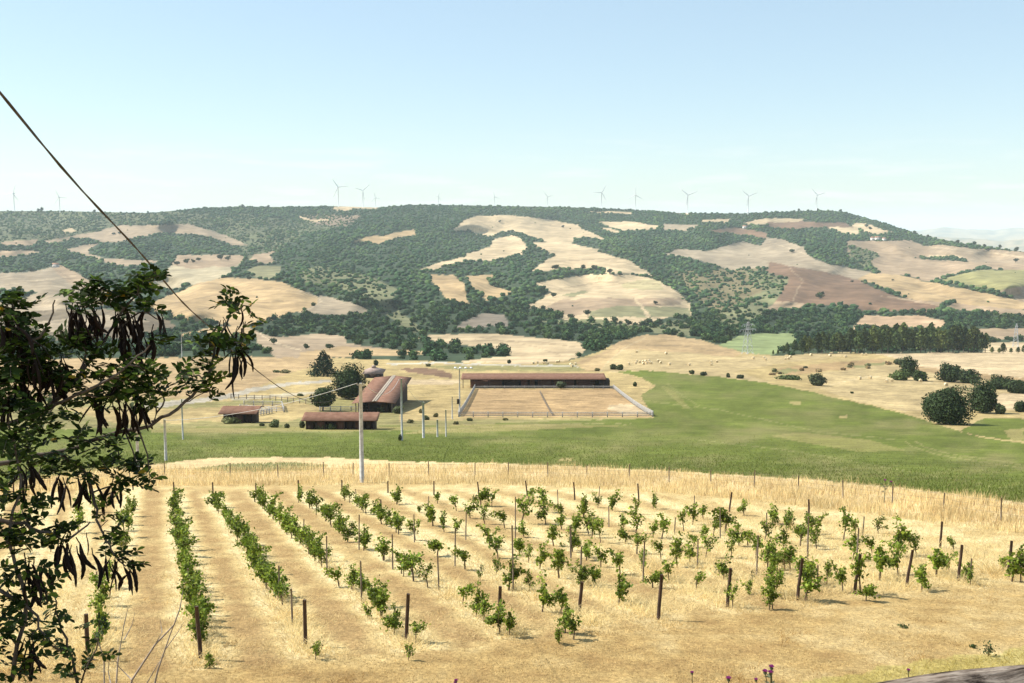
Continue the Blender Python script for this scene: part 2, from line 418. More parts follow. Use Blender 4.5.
# ------------------------------------------------------------------ land cover (traced, laid onto the terrain)
WOOD, SCRUB, BARE = 0, 1, 2
C_WOOD = (.040, .058, .030)
C_SCRUB = (.10, .108, .055)
GOLD = (.37, .26, .135); PALE = (.44, .335, .20); TAN = (.305, .22, .138); PINK = (.30, .225, .145); BROWN = (.175, .108, .066); OLIVE = (.20, .185, .095); DKBROWN = (.15, .115, .072)
REDDISH = (.26, .175, .10); GREEN = (.114, .136, .026); LGREEN = (.20, .235, .10); CLIFF = (.44, .30, .18); GREYCL = (.19, .155, .115); GREYPINK = (.285, .225, .15)
COVER = [
    # scrub on the far slopes
    (SCRUB, C_SCRUB, [(-80, 205), (140, 208), (200, 214), (160, 222), (120, 226), (80, 236), (40, 243), (-80, 246)]),
    (SCRUB, C_SCRUB, [(170, 224), (200, 214), (250, 214), (300, 222), (360, 214), (352, 226), (310, 232), (285, 245), (250, 262), (240, 247), (225, 236)]),
    (SCRUB, (.15, .15, .075), [(300, 272), (318, 266), (345, 270), (380, 280), (400, 292), (385, 308), (360, 296), (330, 285), (305, 283)]),
    (SCRUB, (.15, .15, .075), [(375, 292), (390, 300), (402, 314), (425, 330), (410, 334), (390, 318), (376, 303)]),
    (SCRUB, (.165, .135, .07), [(674, 271), (700, 270), (760, 266), (775, 290), (770, 305), (745, 318), (720, 318), (700, 300), (684, 285)]),
    (SCRUB, (.15, .15, .075), [(630, 330), (540, 322), (600, 318), (640, 327), (680, 320), (700, 330), (690, 336)]),
    (SCRUB, (.2, .15, .10), [(300, 214), (330, 215), (362, 215), (350, 227), (310, 224)]),
    # left hill
    (BARE, PINK, [(45, 241), (98, 231), (118, 226), (150, 225), (190, 224), (208, 230), (225, 235), (240, 241), (250, 245), (235, 246), (215, 238), (200, 235), (175, 234), (160, 233), (148, 236), (130, 240), (112, 243), (98, 242), (95, 239), (75, 239), (50, 244)]),
    (BARE, PINK, [(64, 250), (83, 245), (99, 243), (91, 247), (89, 254), (105, 258), (130, 260), (161, 261), (155, 264), (125, 266), (108, 263), (97, 259), (80, 255)]),
    (BARE, TAN, [(-80, 251), (0, 251), (25, 250), (40, 252), (15, 257), (0, 258), (-80, 258)]),
    (BARE, TAN, [(0, 243), (15, 241), (40, 239), (33, 245), (10, 246)]),
    (BARE, PALE, [(62, 230), (72, 228), (75, 231), (66, 233)]),
    (BARE, GREYPINK, [(-80, 272), (0, 273), (30, 272), (45, 269), (54, 266), (61, 265), (78, 273), (86, 279), (110, 290), (140, 300), (100, 306), (70, 309), (40, 312), (20, 313), (0, 320), (-80, 320)]),
    (BARE, TAN, [(52, 267), (61, 265), (78, 273), (90, 281), (90, 290), (70, 284), (60, 276)]),
    (WOOD, C_WOOD, [(-80, 287), (0, 290), (39, 292), (20, 299), (0, 302), (-80, 302)]),
    (BARE, DKBROWN, [(-80, 318), (0, 318), (25, 312), (75, 309), (130, 310), (165, 318), (176, 327), (140, 338), (40, 340), (0, 338), (-80, 338)]),
    (BARE, GREYPINK, [(30, 322), (110, 315), (150, 322), (90, 330), (40, 332)]),
    (BARE, (.33, .275, .175), [(150, 283), (165, 272), (175, 262), (179, 255), (240, 255), (246, 259), (233, 270), (230, 275), (198, 285), (160, 292)]),
    (BARE, TAN, [(172, 265), (179, 255), (240, 255), (246, 258), (232, 268), (215, 266), (195, 269)]),
    (BARE, TAN, [(256, 254), (278, 251), (271, 255), (276, 262), (268, 264), (256, 262), (248, 260)]),
    (BARE, OLIVE, [(256, 265), (282, 266), (281, 273), (271, 279), (256, 278), (246, 270)]),
    (BARE, GOLD, [(142, 302), (165, 292), (200, 283), (225, 277.5), (256, 279), (281, 282), (301, 290), (318, 296), (320, 300), (316, 305), (296, 312), (271, 320), (258, 324), (235, 327), (205, 322), (172, 318), (150, 310)]),
    (BARE, GREYPINK, [(320, 295), (336, 298), (354, 303), (373, 312), (366, 315), (331, 315), (298, 312), (316, 305)]),
    (BARE, GOLD, [(172, 336), (190, 332), (215, 327), (250, 327), (256, 332), (235, 337), (200, 336)]),
    (WOOD, C_WOOD, [(148, 298), (163, 290), (197, 284), (180, 292), (160, 299), (148, 303)]),
    (BARE, PINK, [(254, 330), (262, 334), (276, 337), (316, 333.5), (344, 336), (346, 343), (380, 348), (430, 351), (420, 355), (380, 356), (345, 357), (280, 359), (268, 352), (256, 342)]),
    (BARE, GOLD, [(300, 352), (345, 346), (380, 349), (430, 351), (420, 355), (380, 356), (330, 358), (300, 358)]),
    (BARE, PALE, [(332, 206), (345, 206), (381, 206), (378, 210), (356, 208.5), (345, 212), (333, 210)]),
    (BARE, PALE, [(296, 215), (302, 217), (312, 219), (330, 220), (318, 222), (303, 220)]),
    # middle hill
    (BARE, GOLD, [(351, 241), (368, 236), (388, 235), (396, 232), (415, 230), (415, 235), (396, 238), (378, 244), (356, 242)]),
    (BARE, PALE, [(453, 230), (463, 221), (476, 216), (512, 215.5), (530, 217), (554, 220), (579, 225), (580, 228), (600, 236), (605, 240), (587, 237), (573, 240), (572, 244), (550, 243), (527, 235), (512, 232), (500, 231), (493, 236), (475, 234), (468, 230), (456, 232)]),
    (BARE, PALE, [(420, 270), (441, 262), (466, 257), (467, 254), (491, 246), (494, 239), (512, 235), (523, 239), (527, 247), (522, 255), (512, 255), (489, 261), (470, 261), (446, 265), (431, 271)]),
    (BARE, GOLD, [(429, 274), (453, 275), (465, 285), (465, 295), (470, 305), (446, 299), (441, 292), (431, 280)]),
    (BARE, GOLD, [(463, 277), (495, 274), (493, 279), (488, 280), (491, 285), (511, 292), (506, 296), (486, 300), (473, 287), (468, 280)]),
    (BARE, PALE, [(530, 242), (560, 242.5), (597, 248.5), (604, 252), (577, 252.5), (557, 255), (540, 249)]),
    (BARE, PALE, [(532, 270), (550, 259), (560, 254.5), (594, 251), (617, 257), (634, 262), (652, 276), (630, 274), (607, 274), (597, 269), (577, 269), (557, 270), (537, 272)]),
    (BARE, PALE, [(523, 308), (544, 298), (548, 291), (534, 284), (562, 278), (595, 274), (630, 274.5), (652, 278), (672, 288), (684, 298), (691, 305), (692, 319), (675, 316), (637, 326), (600, 319), (567, 320), (560, 316), (545, 310)]),
    (BARE, TAN, [(560, 300), (590, 298), (640, 298), (684, 298), (680, 305), (640, 306), (594, 311), (575, 316), (560, 314), (545, 308)]),
    (BARE, OLIVE, [(587, 312), (610, 307), (632, 305), (689, 308), (691, 316), (660, 317), (592, 316.5)]),
    (BARE, (.36, .30, .16), [(621, 283), (645, 279), (662, 281), (664, 290), (640, 290), (622, 288)]),
    (BARE, OLIVE, [(563, 296), (585, 290), (590, 292), (570, 297)]),
    (BARE, PALE, [(633, 298.5), (637, 299), (646, 309), (657, 322), (653, 323), (643, 310)]),
    (WOOD, C_WOOD, [(537, 276), (557, 269.5), (597, 267.5), (606, 271), (604, 274), (580, 274), (562, 277), (545, 280)]),
    (BARE, PALE, [(598, 222), (632, 221), (659, 226), (657, 229), (622, 230), (604, 225)]),
    (BARE, PALE, [(598, 227), (610, 228), (622, 232), (618, 233), (606, 231)]),
    (BARE, GREYPINK, [(662, 224), (700, 225), (685, 231), (664, 230)]),
    (BARE, PALE, [(588, 211.5), (634, 212), (632, 214), (592, 213.5)]),
    (BARE, PALE, [(668, 212), (690, 212.5), (690, 215)]),
    (BARE, PALE, [(699, 220), (732, 218.5), (727, 223), (704, 222.5)]),
    (BARE, PALE, [(738, 224), (768, 218), (804, 218.5), (804, 221), (770, 225)]),
    (BARE, BROWN, [(704, 231), (737, 227), (768, 233), (768, 239), (752, 236), (724, 233)]),
    # right hill
    (BARE, GREYPINK, [(663, 255), (677, 249), (707, 251), (744, 241), (760, 246), (768, 237), (783, 240), (803, 247), (808, 255), (830, 264), (863, 270), (870, 272), (858, 280), (820, 280), (790, 276), (768, 267), (760, 267), (732, 270), (717, 266), (700, 261), (682, 257)]),
    (BARE, BROWN, [(768, 262), (800, 268), (830, 273), (858, 280), (866, 282), (903, 297), (940, 306), (943, 310), (923, 312), (860, 311), (853, 306), (830, 305), (803, 306), (793, 309), (768, 309), (764, 300), (772, 290), (766, 275)]),
    (BARE, TAN, [(768, 300), (790, 302), (805, 304), (800, 309), (768, 310)]),
    (BARE, GOLD, [(858, 280), (868, 273), (888, 273), (943, 284), (980, 292), (1030, 302), (1110, 308), (1110, 316), (1024, 309), (993, 310), (943, 307), (928, 302), (908, 298), (888, 290), (868, 282)]),
    (BARE, TAN, [(848, 240), (873, 241), (908, 240), (923, 246), (940, 245), (983, 249), (1024, 253), (1110, 260), (1110, 272), (1024, 272), (978, 267), (948, 276), (930, 281), (908, 276), (880, 273), (875, 272), (850, 257), (846, 251)]),
    (BARE, PINK, [(940, 246), (983, 249), (1024, 254), (1110, 261), (1110, 266), (1020, 264), (975, 262), (945, 258), (925, 250)]),
    (BARE, PALE, [(928, 254.5), (963, 256), (963, 259.5), (925, 258.5)]),
    (BARE, (.235, .215, .09), [(948, 277), (978, 270), (1024, 270), (1110, 274), (1110, 292), (1024, 287), (998, 291), (963, 285), (940, 280)]),
    (BARE, TAN, [(998, 291), (1024, 287), (1110, 292), (1110, 308), (1024, 302)]),
    (BARE, TAN, [(880, 296), (1024, 310), (1110, 316), (1110, 324), (1000, 314), (960, 310)]),
    (BARE, PALE, [(823, 226), (850, 227), (855, 223), (868, 224), (893, 233), (878, 235), (858, 229), (859, 235), (843, 234)]),
    (BARE, BROWN, [(768, 223), (805, 221), (848, 223), (853, 227), (820, 227), (793, 230), (768, 228)]),
    (SCRUB, (.15, .15, .075), [(850, 258), (872, 272), (880, 272), (870, 262), (880, 256), (870, 250), (850, 246)]),
    (WOOD, C_WOOD, [(859, 281), (873, 283.5), (905, 296), (907, 299), (888, 294), (870, 286)]),
    (WOOD, C_WOOD, [(917, 255), (928, 257), (964, 258), (971, 262), (958, 261), (920, 259)]),
    (WOOD, C_WOOD, [(940, 301.5), (957, 302), (948, 306), (940, 306)]),
    (SCRUB, (.15, .15, .075), [(742, 268), (790, 278), (776, 300), (755, 322), (735, 330), (705, 318), (735, 305), (765, 290)]),
    (BARE, CLIFF, [(853, 329), (862, 317), (868, 315), (890, 317), (918, 315), (946, 320), (946, 328), (930, 331), (905, 326), (890, 331), (875, 327)]),
    (BARE, GREYCL, [(456, 327), (470, 318), (482, 313), (506, 314), (508, 326), (490, 325), (478, 330), (462, 332)]),
    (BARE, TAN, [(966, 329), (1024, 328), (1110, 329), (1110, 340), (1024, 340), (972, 338)]),
    (BARE, PALE, [(980, 342), (1024, 342), (1110, 344), (1110, 356), (1024, 356), (984, 356)]),
    # valley
    (BARE, PALE, [(413, 338), (440, 334.5), (486, 333), (520, 336), (557, 339), (580, 342), (587, 349), (580, 357), (560, 362), (515, 365), (465, 364), (460, 361), (512, 356), (507, 350), (455, 344), (440, 342)]),
    (BARE, LGREEN, [(718, 346), (740, 335), (768, 333), (793, 334), (797, 340), (787, 349), (768, 357), (745, 360), (722, 352)]),
]
VALLEY_TOP = [(-90, 359), (130, 358.5), (200, 357), (260, 357), (300, 358), (330, 358), (450, 362), (520, 364), (560, 362), (585, 357), (600, 351), (625, 339), (645, 335), (665, 334), (700, 340), (745, 353), (775, 356), (830, 353), (880, 353), (970, 352.5), (1024, 354), (1110, 355)]
MEADOW = (.365, .275, .125); MEADOW_GR = (.245, .215, .088); HAY = (.40, .305, .155)
VALLEY = [
    (BARE, GOLD, [(-90, 350), (260, 350), (330, 358), (318, 366), (290, 372), (250, 390), (210, 396), (150, 398), (-90, 405)]),
    (BARE, MEADOW_GR, [(-90, 403), (150, 399), (215, 402), (330, 396), (430, 410), (452, 416), (440, 426), (200, 427), (-90, 432)]),
    (BARE, MEADOW, [(60, 408), (200, 408), (300, 402), (330, 408), (280, 424), (120, 424)]),
    (BARE, (.37, .325, .25), [(140, 405), (215, 396), (250, 388), (290, 382), (330, 380), (331, 382.5), (292, 385), (255, 392), (222, 400), (145, 409)]),
    (BARE, (.36, .31, .21), [(230, 398), (300, 392), (330, 390), (330, 392), (300, 395), (232, 401)]),
    (BARE, BROWN, [(400, 369), (425, 368), (455, 374), (452, 378), (430, 376), (405, 372)]),
    (BARE, PALE, [(405, 379), (460, 380), (462, 384), (430, 385), (400, 384)]),
    (BARE, MEADOW_GR, [(480, 366), (575, 364), (600, 371), (460, 371), (420, 365)]),
    (BARE, MEADOW, [(400, 386), (470, 384), (462, 417), (452, 424), (400, 425)]),
    (BARE, (.37, .25, .125), [(459, 416.5), (475, 389), (613, 389), (651, 416.5)]),
    (BARE, PALE, [(608, 404), (640, 404), (650, 415), (625, 415), (605, 408)]),
    (BARE, MEADOW_GR, [(200, 421), (330, 423), (450, 420), (660, 418), (665, 424), (440, 428), (150, 428)]),
    # hillock and its hay field
    (BARE, GOLD, [(575, 364), (602, 352), (625, 339), (645, 330), (670, 330), (700, 340), (742, 353), (735, 357), (690, 353), (640, 350), (600, 366)]),
    (BARE, HAY, [(598, 372), (606, 358), (625, 350), (690, 353), (740, 357), (775, 356), (840, 352), (860, 356), (820, 365), (790, 372), (765, 383), (660, 373)]),
    (BARE, (.44, .315, .16), [(578, 366), (604, 355), (622, 347), (612, 358), (604, 370), (585, 372)]),
    (BARE, MEADOW, [(735, 372), (790, 362), (880, 352), (900, 362), (830, 372), (770, 382)]),
    (BARE, (.33, .225, .11), [(770, 370), (800, 366), (835, 362), (880, 359), (900, 364), (860, 369), (830, 370), (790, 376)]),
    (BARE, (.22, .20, .085), [(770, 372), (790, 368), (800, 371), (780, 375)]),
    (BARE, (.24, .22, .095), [(845, 366), (885, 362), (900, 365), (862, 369)]),
    (BARE, (.42, .38, .30), [(385, 363), (440, 362.3), (480, 364), (580, 366), (580, 367), (475, 365.4), (440, 363.8), (385, 364.5)]),
    (BARE, HAY, [(825, 372), (890, 364), (1000, 372), (1030, 385), (1024, 400), (930, 410), (905, 412), (860, 402), (815, 388)]),
    (BARE, PALE, [(870, 352), (1110, 350), (1110, 380), (1024, 378), (985, 374), (920, 368), (905, 360)]),
    (BARE, (.31, .215, .11), [(905, 372), (918, 366), (985, 374), (1024, 378), (1110, 380), (1110, 384), (1000, 382), (930, 372)]),
    (BARE, PALE, [(995, 402), (1000, 393), (1110, 391), (1110, 412), (1010, 412), (998, 408)]),
    (BARE, MEADOW, [(930, 420), (985, 405), (1000, 409), (1110, 413), (1110, 420), (1000, 420), (985, 436), (950, 428)]),
]
GREENF = [(-90, 431), (150, 428), (200, 427), (440, 426), (560, 421), (655, 418.5), (640, 396), (655, 386), (640, 377), (618, 372), (640, 370.5), (665, 371.5), (720, 377), (760, 382), (800, 389.5), (850, 401), (900, 412.5), (935, 423), (962, 432), (985, 438), (1024, 443), (1110, 450),
          (1110, 516), (1024, 503), (900, 488), (800, 479), (700, 473), (600, 467), (500, 463.5), (400, 461), (330, 457.5), (250, 457), (200, 459), (140, 466), (90, 472), (59, 475), (0, 487), (-90, 500)]
GREEN2 = [(960, 431), (985, 418), (1040, 420), (1110, 424), (1110, 449), (1024, 441), (985, 437)]
GREEN3 = [(190, 470), (230, 464), (295, 462.5), (330, 466), (300, 471), (240, 472)]
STRIP_TOP = [(-90, 500), (0, 487), (59, 476), (90, 473), (140, 468), (200, 470), (330, 467), (400, 464), (500, 465), (600, 469), (700, 475), (800, 481), (900, 490), (1024, 505), (1110, 518)]
STRIP_BOT = [(-90, 512), (0, 500), (59, 490), (150, 485), (330, 484), (440, 483.5), (520, 484), (600, 488), (700, 494), (800, 505), (900, 517), (1024, 533), (1110, 545)]
MOWN = [(-90, 672), (0, 668), (300, 655), (420, 648), (560, 628), (700, 606), (800, 596), (900, 586), (1024, 574), (1110, 566)]
def ip(poly, x):
    return np.interp(x, [p[0] for p in poly], [p[1] for p in poly])
def inside(poly, x, y):
    p = np.asarray(poly, float)
    r = np.zeros(x.shape, bool)
    bb = (x >= p[:, 0].min()) & (x <= p[:, 0].max()) & (y >= p[:, 1].min()) & (y <= p[:, 1].max())
    idx = np.nonzero(bb)
    xx, yy = x[idx], y[idx]
    rr = np.zeros(xx.shape, bool)
    n = len(p)
    for i in range(n):
        x0, y0 = p[i]; x1, y1 = p[(i + 1) % n]
        if y0 == y1: continue
        c = ((y0 > yy) != (y1 > yy)) & (xx < (x1 - x0) * (yy - y0) / (y1 - y0) + x0)
        rr ^= c
    r[idx] = rr
    return r
def near_line(pl, x, y):
    best = np.full(x.shape, 1e9)
    for (x0, y0), (x1, y1) in zip(pl[:-1], pl[1:]):
        L2 = (x1 - x0) ** 2 + (y1 - y0) ** 2
        t = np.clip(((x - x0) * (x1 - x0) + (y - y0) * (y1 - y0)) / L2, 0, 1)
        best = np.minimum(best, np.hypot(x - x0 - t * (x1 - x0), (y - y0 - t * (y1 - y0)) * 1.6))
    return best
PT_, DK_ = (.50, .39, .25), (.17, .125, .075)
TRACKS = [(.7, PT_, .28, [(793, 303), (797, 292), (803, 281), (790, 268)]), (.8, PT_, .6, [(848, 242), (845, 250), (852, 258), (872, 271)]), (1.0, PT_, .8, [(258, 322), (257, 330), (262, 336), (278, 344), (300, 350)]),
          (.9, PT_, .6, [(300, 291), (318, 297), (321, 301), (312, 308), (297, 313)]), (.8, DK_, .5, [(560, 289), (600, 282), (660, 284)]), (.7, DK_, .45, [(545, 262), (600, 259), (645, 266)]), (.8, PT_, .5, [(770, 242), (800, 252), (850, 270)]),
          (.8, DK_, .4, [(470, 224), (500, 221), (560, 226)]), (.8, DK_, .4, [(160, 306), (210, 296), (270, 288), (310, 294)]), (.7, DK_, .4, [(180, 312), (240, 304), (300, 300)]), (.8, PT_, .5, [(0, 285), (40, 280), (75, 276)]), (.8, DK_, .5, [(52, 267), (70, 279), (90, 291)]),
          (.8, DK_, .45, [(900, 256), (950, 262), (1020, 268)]), (.8, DK_, .4, [(880, 285), (940, 296), (1020, 306)]), (.8, PT_, .5, [(930, 247), (980, 252), (1024, 257)]), (.8, DK_, .4, [(420, 345), (470, 340), (540, 342), (575, 347)]), (.7, DK_, .35, [(480, 337), (530, 345), (560, 355)]),
          (.8, (.30, .26, .11), .5, [(905, 441), (912, 446), (935, 454), (975, 461), (1030, 469)]), (.8, (.30, .26, .11), .45, [(915, 441), (925, 447), (950, 454), (985, 459), (1030, 466)]), (.7, (.28, .25, .11), .35, [(661, 386), (674, 398), (692, 409)]), (.7, (.28, .25, .11), .35, [(668, 384), (682, 396), (700, 406)]),
          (.7, (.33, .28, .13), .5, [(400, 434), (470, 428), (560, 424), (630, 424)]), (.7, (.32, .28, .13), .4, [(200, 434), (300, 432), (420, 431)]), (.6, (.30, .27, .12), .4, [(700, 440), (800, 452), (900, 470), (1000, 488)]), (.6, (.30, .27, .12), .35, [(640, 400), (720, 410), (820, 432), (900, 440)]),
          (.8, (.47, .37, .22), .5, [(600, 372), (612, 358), (628, 346), (645, 338)]), (.8, DK_, .35, [(640, 345), (680, 346), (730, 353)]), (.8, (.50, .40, .24), .5, [(830, 385), (870, 376), (930, 383), (990, 392)])]
Z_NEAR, Z_GREEN, Z_VALLEY, Z_HILL = 0, 1, 2, 3
ROWS = [((-120, 640), (5, 493)), ((-20, 665), (50, 491)), ((30, 668), (90, 489)), ((88, 660), (133, 488)), ((203, 656), (175, 493)), ((306, 645), (213, 495)), ((407, 640), (256, 492)), ((503, 628), (299, 492)), ((578, 618), (342, 492)), ((658, 619), (388, 492)), ((728, 605), (434, 492)), ((797, 600), (480, 492)), ((856, 590), (528, 492)), ((906, 586), (576, 493)), ((959, 581), (640, 496)), ((1009, 577), (729, 503))]
ROW_W = [(G(*a), G(*b)) for a, b in ROWS]
def row_dist(X, Y):
    best = np.full(X.shape, 9.0)
    for a, b in ROW_W:
        d = (b - a); L = d.xy.length
        nx, ny = -d.y / L, d.x / L
        tx, ty = d.x / L, d.y / L
        s = (X - a.x) * tx + (Y - a.y) * ty
        q = np.abs((X - a.x) * nx + (Y - a.y) * ny)
        q = np.where((s > -1.5) & (s < L + 1), q, 9)
        best = np.minimum(best, q)
    return best
def cover(px, v):
    """land class, zone and base colour of a point of the ground"""
    px = refl(px)
    jx = px + 2.2 * vnoise(px / 3.1, v / 2.1, 7) + 3 * vnoise(px / 11, v / 7, 8)
    jv = v + 1.0 * vnoise(px / 3.3, v / 1.9, 9) + 1.2 * vnoise(px / 12, v / 6, 10)
    cls = np.full(px.shape, WOOD); zone = np.full(px.shape, Z_HILL)
    C = np.tile(np.array(C_WOOD), px.shape + (1,))
    for c, colr, poly in COVER:
        m = inside(poly, jx, jv)
        cls[m] = c; C[m] = colr
    val = jv > ip(VALLEY_TOP, px)
    cls[val] = BARE; zone[val] = Z_VALLEY; C[val] = MEADOW
    for c, colr, poly in VALLEY:
        m = inside(poly, jx, jv) & val
        C[m] = colr
    gr = (inside(GREENF, jx, jv)) | inside(GREEN2, jx, jv)
    zone[gr] = Z_GREEN; C[gr] = GREEN; cls[gr] = BARE
    near = (v > ip(STRIP_TOP, px) - 25) & (v > 455) & ~gr
    zone[near] = Z_NEAR; C[near] = (.60, .46, .25); cls[near] = BARE
    for w_, mixc, f, pl in TRACKS:
        m = near_line(pl, jx * .5 + px * .5, jv * .5 + v * .5) < w_
        m &= cls == BARE
        C[m] = C[m] * (1 - f) + np.array(mixc) * f
    g3 = inside(GREEN3, jx, jv)
    C[g3] = (.27, .27, .12)
    return cls, zone, C

# ------------------------------------------------------------------ the ground sheets
def build_ground():
    pxs = np.concatenate([np.arange(-1400, -120, 40.0), np.arange(-120, 1144.1, 1.6), np.arange(1184, 2450, 40.0)])
    vt = ip(SKYLINE, refl(pxs))
    vs1 = np.concatenate([np.array([880.0, 830, 800]), np.arange(770, 480, -2.2), np.arange(480, 345.1, -1.2)])
    nk = 130
    rowsV = [np.full(len(pxs), a) for a in vs1]
    for k in range(1, nk + 1):
        rowsV.append(345 + (vt - 345) * k / nk)
    Vv = np.array(rowsV)                          # rows x cols
    PX = np.tile(pxs, (len(Vv), 1))
    pos = ground(PX, Vv)
    cls, zone, C = cover(PX, Vv)
    # farmland tones: each field uneven
    C = C * (1 + 0.26 * vnoise(PX / 37, Vv / 9, 21) + 0.2 * vnoise(PX / 9, Vv / 3, 22) + .14 * vnoise(PX / 3.5 + Vv / 3, Vv / 1.5, 23) + .2 * vnoise(PX / 22 + Vv / 9, Vv / 1.1, 24))[..., None]
    gm = zone == Z_GREEN
    n1 = vnoise(PX / 60 + Vv / 30, Vv / 9, 31) + 0.5 * vnoise(PX / 14, Vv / 3.5, 32)
    t = np.clip(n1 * 0.95 + 0.04, 0, 0.6)[..., None]
    C = np.where(gm[..., None], C * (1 - t) + np.array((.235, .205, .085)) * t, C)
    for poly, w in [([(800, 432), (870, 440), (905, 450), (860, 452), (800, 442), (770, 436)], 0.28), ([(664, 386), (676, 392), (690, 408), (684, 409), (668, 394)], .2), ([(560, 458), (573, 458), (572, 462), (556, 462)], .7), ([(790, 401), (800, 402), (800, 405), (790, 404)], .6), ([(840, 416), (847, 415), (848, 418), (838, 418)], .7),
                    ([(912, 442), (922, 442), (960, 456), (1030, 470), (1030, 473), (950, 459), (920, 450)], .0), ([(455, 424), (560, 424), (620, 426), (460, 433), (400, 434)], .4), ([(150, 428), (440, 426), (440, 430), (150, 433)], .45), ([(1005, 430), (1024, 428), (1024, 440), (1010, 442)], .5)]:
        m = inside(poly, PX + 3 * vnoise(PX / 5, Vv / 2, 35), Vv)
        C[m] = C[m] * (1 - w) + np.array((.38, .29, .13)) * w
    # vineyard: paler uncut straw along the rows, brown mown alleys
    nm = zone == Z_NEAR
    X, Y = pos[..., 0], pos[..., 1]
    rd = row_dist(X, Y)
    w = np.exp(-(rd / 0.75) ** 2)
    al = np.exp(-((rd - 1.35) / 0.5) ** 2)
    nz = vnoise(X / 1.1, Y / 1.1, 41) + 0.6 * vnoise(X / 0.35, Y / 0.5, 42)
    wide = vnoise(X / 7, Y / 9, 43)
    base = np.array((.58, .43, .195)); pale = np.array((.76, .62, .34)); brown = np.array((.40, .265, .115))
    tt = np.clip(0.46 + 0.55 * nz + 0.3 * wide + (0.62 * w - 0.38 * al) * (1.25 - .8 * px_right(PX)) + 0.2 * (px_right(PX)), 0, 1)[..., None]
    Cn = np.where(tt > .5, base + (pale - base) * (tt - .5) * 2, brown + (base - brown) * tt * 2)
    below = Vv > ip(STRIP_BOT, PX) - 4
    open_ = np.clip((Vv - ip(MOWN, PX)) / 14, 0, 1)[..., None]
    Cn = Cn * (1 - open_ * np.array((.20, .26, .34)))
    C = np.where((nm & below)[..., None], Cn, C)
    strip = nm & ~below
    C = np.where(strip[..., None], C * np.array((1.1, 1.08, 1.05)), C)
    grs = (inside([(700, 700), (880, 668), (1000, 652), (1060, 640), (1110, 800), (700, 800)], PX, Vv + 8 * vnoise(PX / 20, Vv / 8, 44))) & nm
    C = np.where(grs[..., None], C * .45 + np.array((.42, .37, .10)) * .55, C)
    # beyond the ridge: down the back and out over the plain
    last = pos[-1]
    extra = []
    for m_, dz in ((1.06, -14), (1.25, -90), (1.7, -200), (3, -330), (6, -330), (12, -330), (30, -330)):
        e = last.copy(); e[:, 0] *= m_; e[:, 1] *= m_; e[:, 2] = np.minimum(last[:, 2] + dz, last[:, 2]); 
        if m_ > 2: e[:, 2] = -330
        extra.append(e)
    pos = np.concatenate([pos, np.array(extra)])
    ex = len(extra)
    C = np.concatenate([C, np.tile(np.array((.30, .24, .15)), (ex, C.shape[1], 1))])
    C[len(Vv):len(Vv) + 2] = C_WOOD
    zone = np.concatenate([zone, np.full((ex, zone.shape[1]), Z_HILL)])
    nr, nc = zone.shape
    # lead-in towards the viewpoint: the bank up to where the camera stands
    first = pos[0]
    pre = []
    for yy, zz in ((3.2, -1.75), (10, -4.8)):
        e = first.copy(); e[:, 0] *= yy / first[:, 1]; e[:, 1] = yy
        e[:, 2] = zz; pre.append(e)
    pos = np.concatenate([np.array(pre), pos]); C = np.concatenate([C[:1], C[:1], C]); zone = np.concatenate([zone[:1], zone[:1], zone])
    nr += 2
    ii, jj = np.meshgrid(np.arange(nr - 1), np.arange(nc - 1), indexing='ij')
    q = np.stack([ii * nc + jj, ii * nc + jj + 1, (ii + 1) * nc + jj + 1, (ii + 1) * nc + jj], -1).reshape(-1, 4)
    z4 = zone.reshape(-1)[q[:, 0]]
    Vall, Call = pos.reshape(-1, 3), C.reshape(-1, 3)
    lay = {
        Z_NEAR: ('vineyard_ground', ground_mat('mown_straw', [(1.3, 5, .80, 1.16, None), (9, 5, .62, 1.28, (1, .6, 1, .3)), (45, 3, .6, 1.25, (1, .5, 1, -.3))], (22, 0.9, 0.07))),
        Z_GREEN: ('green_field', ground_mat('young_crop', [(.05, 4, .82, 1.15, None), (.5, 4, .72, 1.22, (.5, 1.6, 1)), (3.0, 4, .6, 1.3, None)], (3.0, .6, .15))),
        Z_VALLEY: ('valley_fields', ground_mat('dry_meadow', [(.03, 4, .78, 1.16, None), (.22, 5, .62, 1.25, None), (1.5, 3, .7, 1.25, None)], (1.0, .5, .25))),
        Z_HILL: ('hills', ground_mat('hill_farmland', [(.006, 4, .84, 1.14, None), (.03, 5, .72, 1.22, None), (.16, 5, .70, 1.25, (.14, 2.2, 1, .5))], (.05, .5, 2.0))),
    }
    for z, (nm_, mt) in lay.items():
        f = q[z4 == z]
        used = np.unique(f)
        mp = np.zeros(len(Vall), np.int64); mp[used] = np.arange(len(used))
        o = obj(nm_, mesh_np(nm_, Vall[used], [mp[f]], Call[used], smooth=True), mt)
        tag(o, kind='structure')
def px_right(PX):
    return np.clip((PX - 420) / 500, 0, 1)
build_ground()
lk = MB(); lk.box((0, -18.4, -1.95), (120, 43, .4), col=(.4, .3, .16))
tag(lk.build('lookout_ground', ground_mat('lookout_soil', [(2, 4, .8, 1.2, None)])), kind='structure')

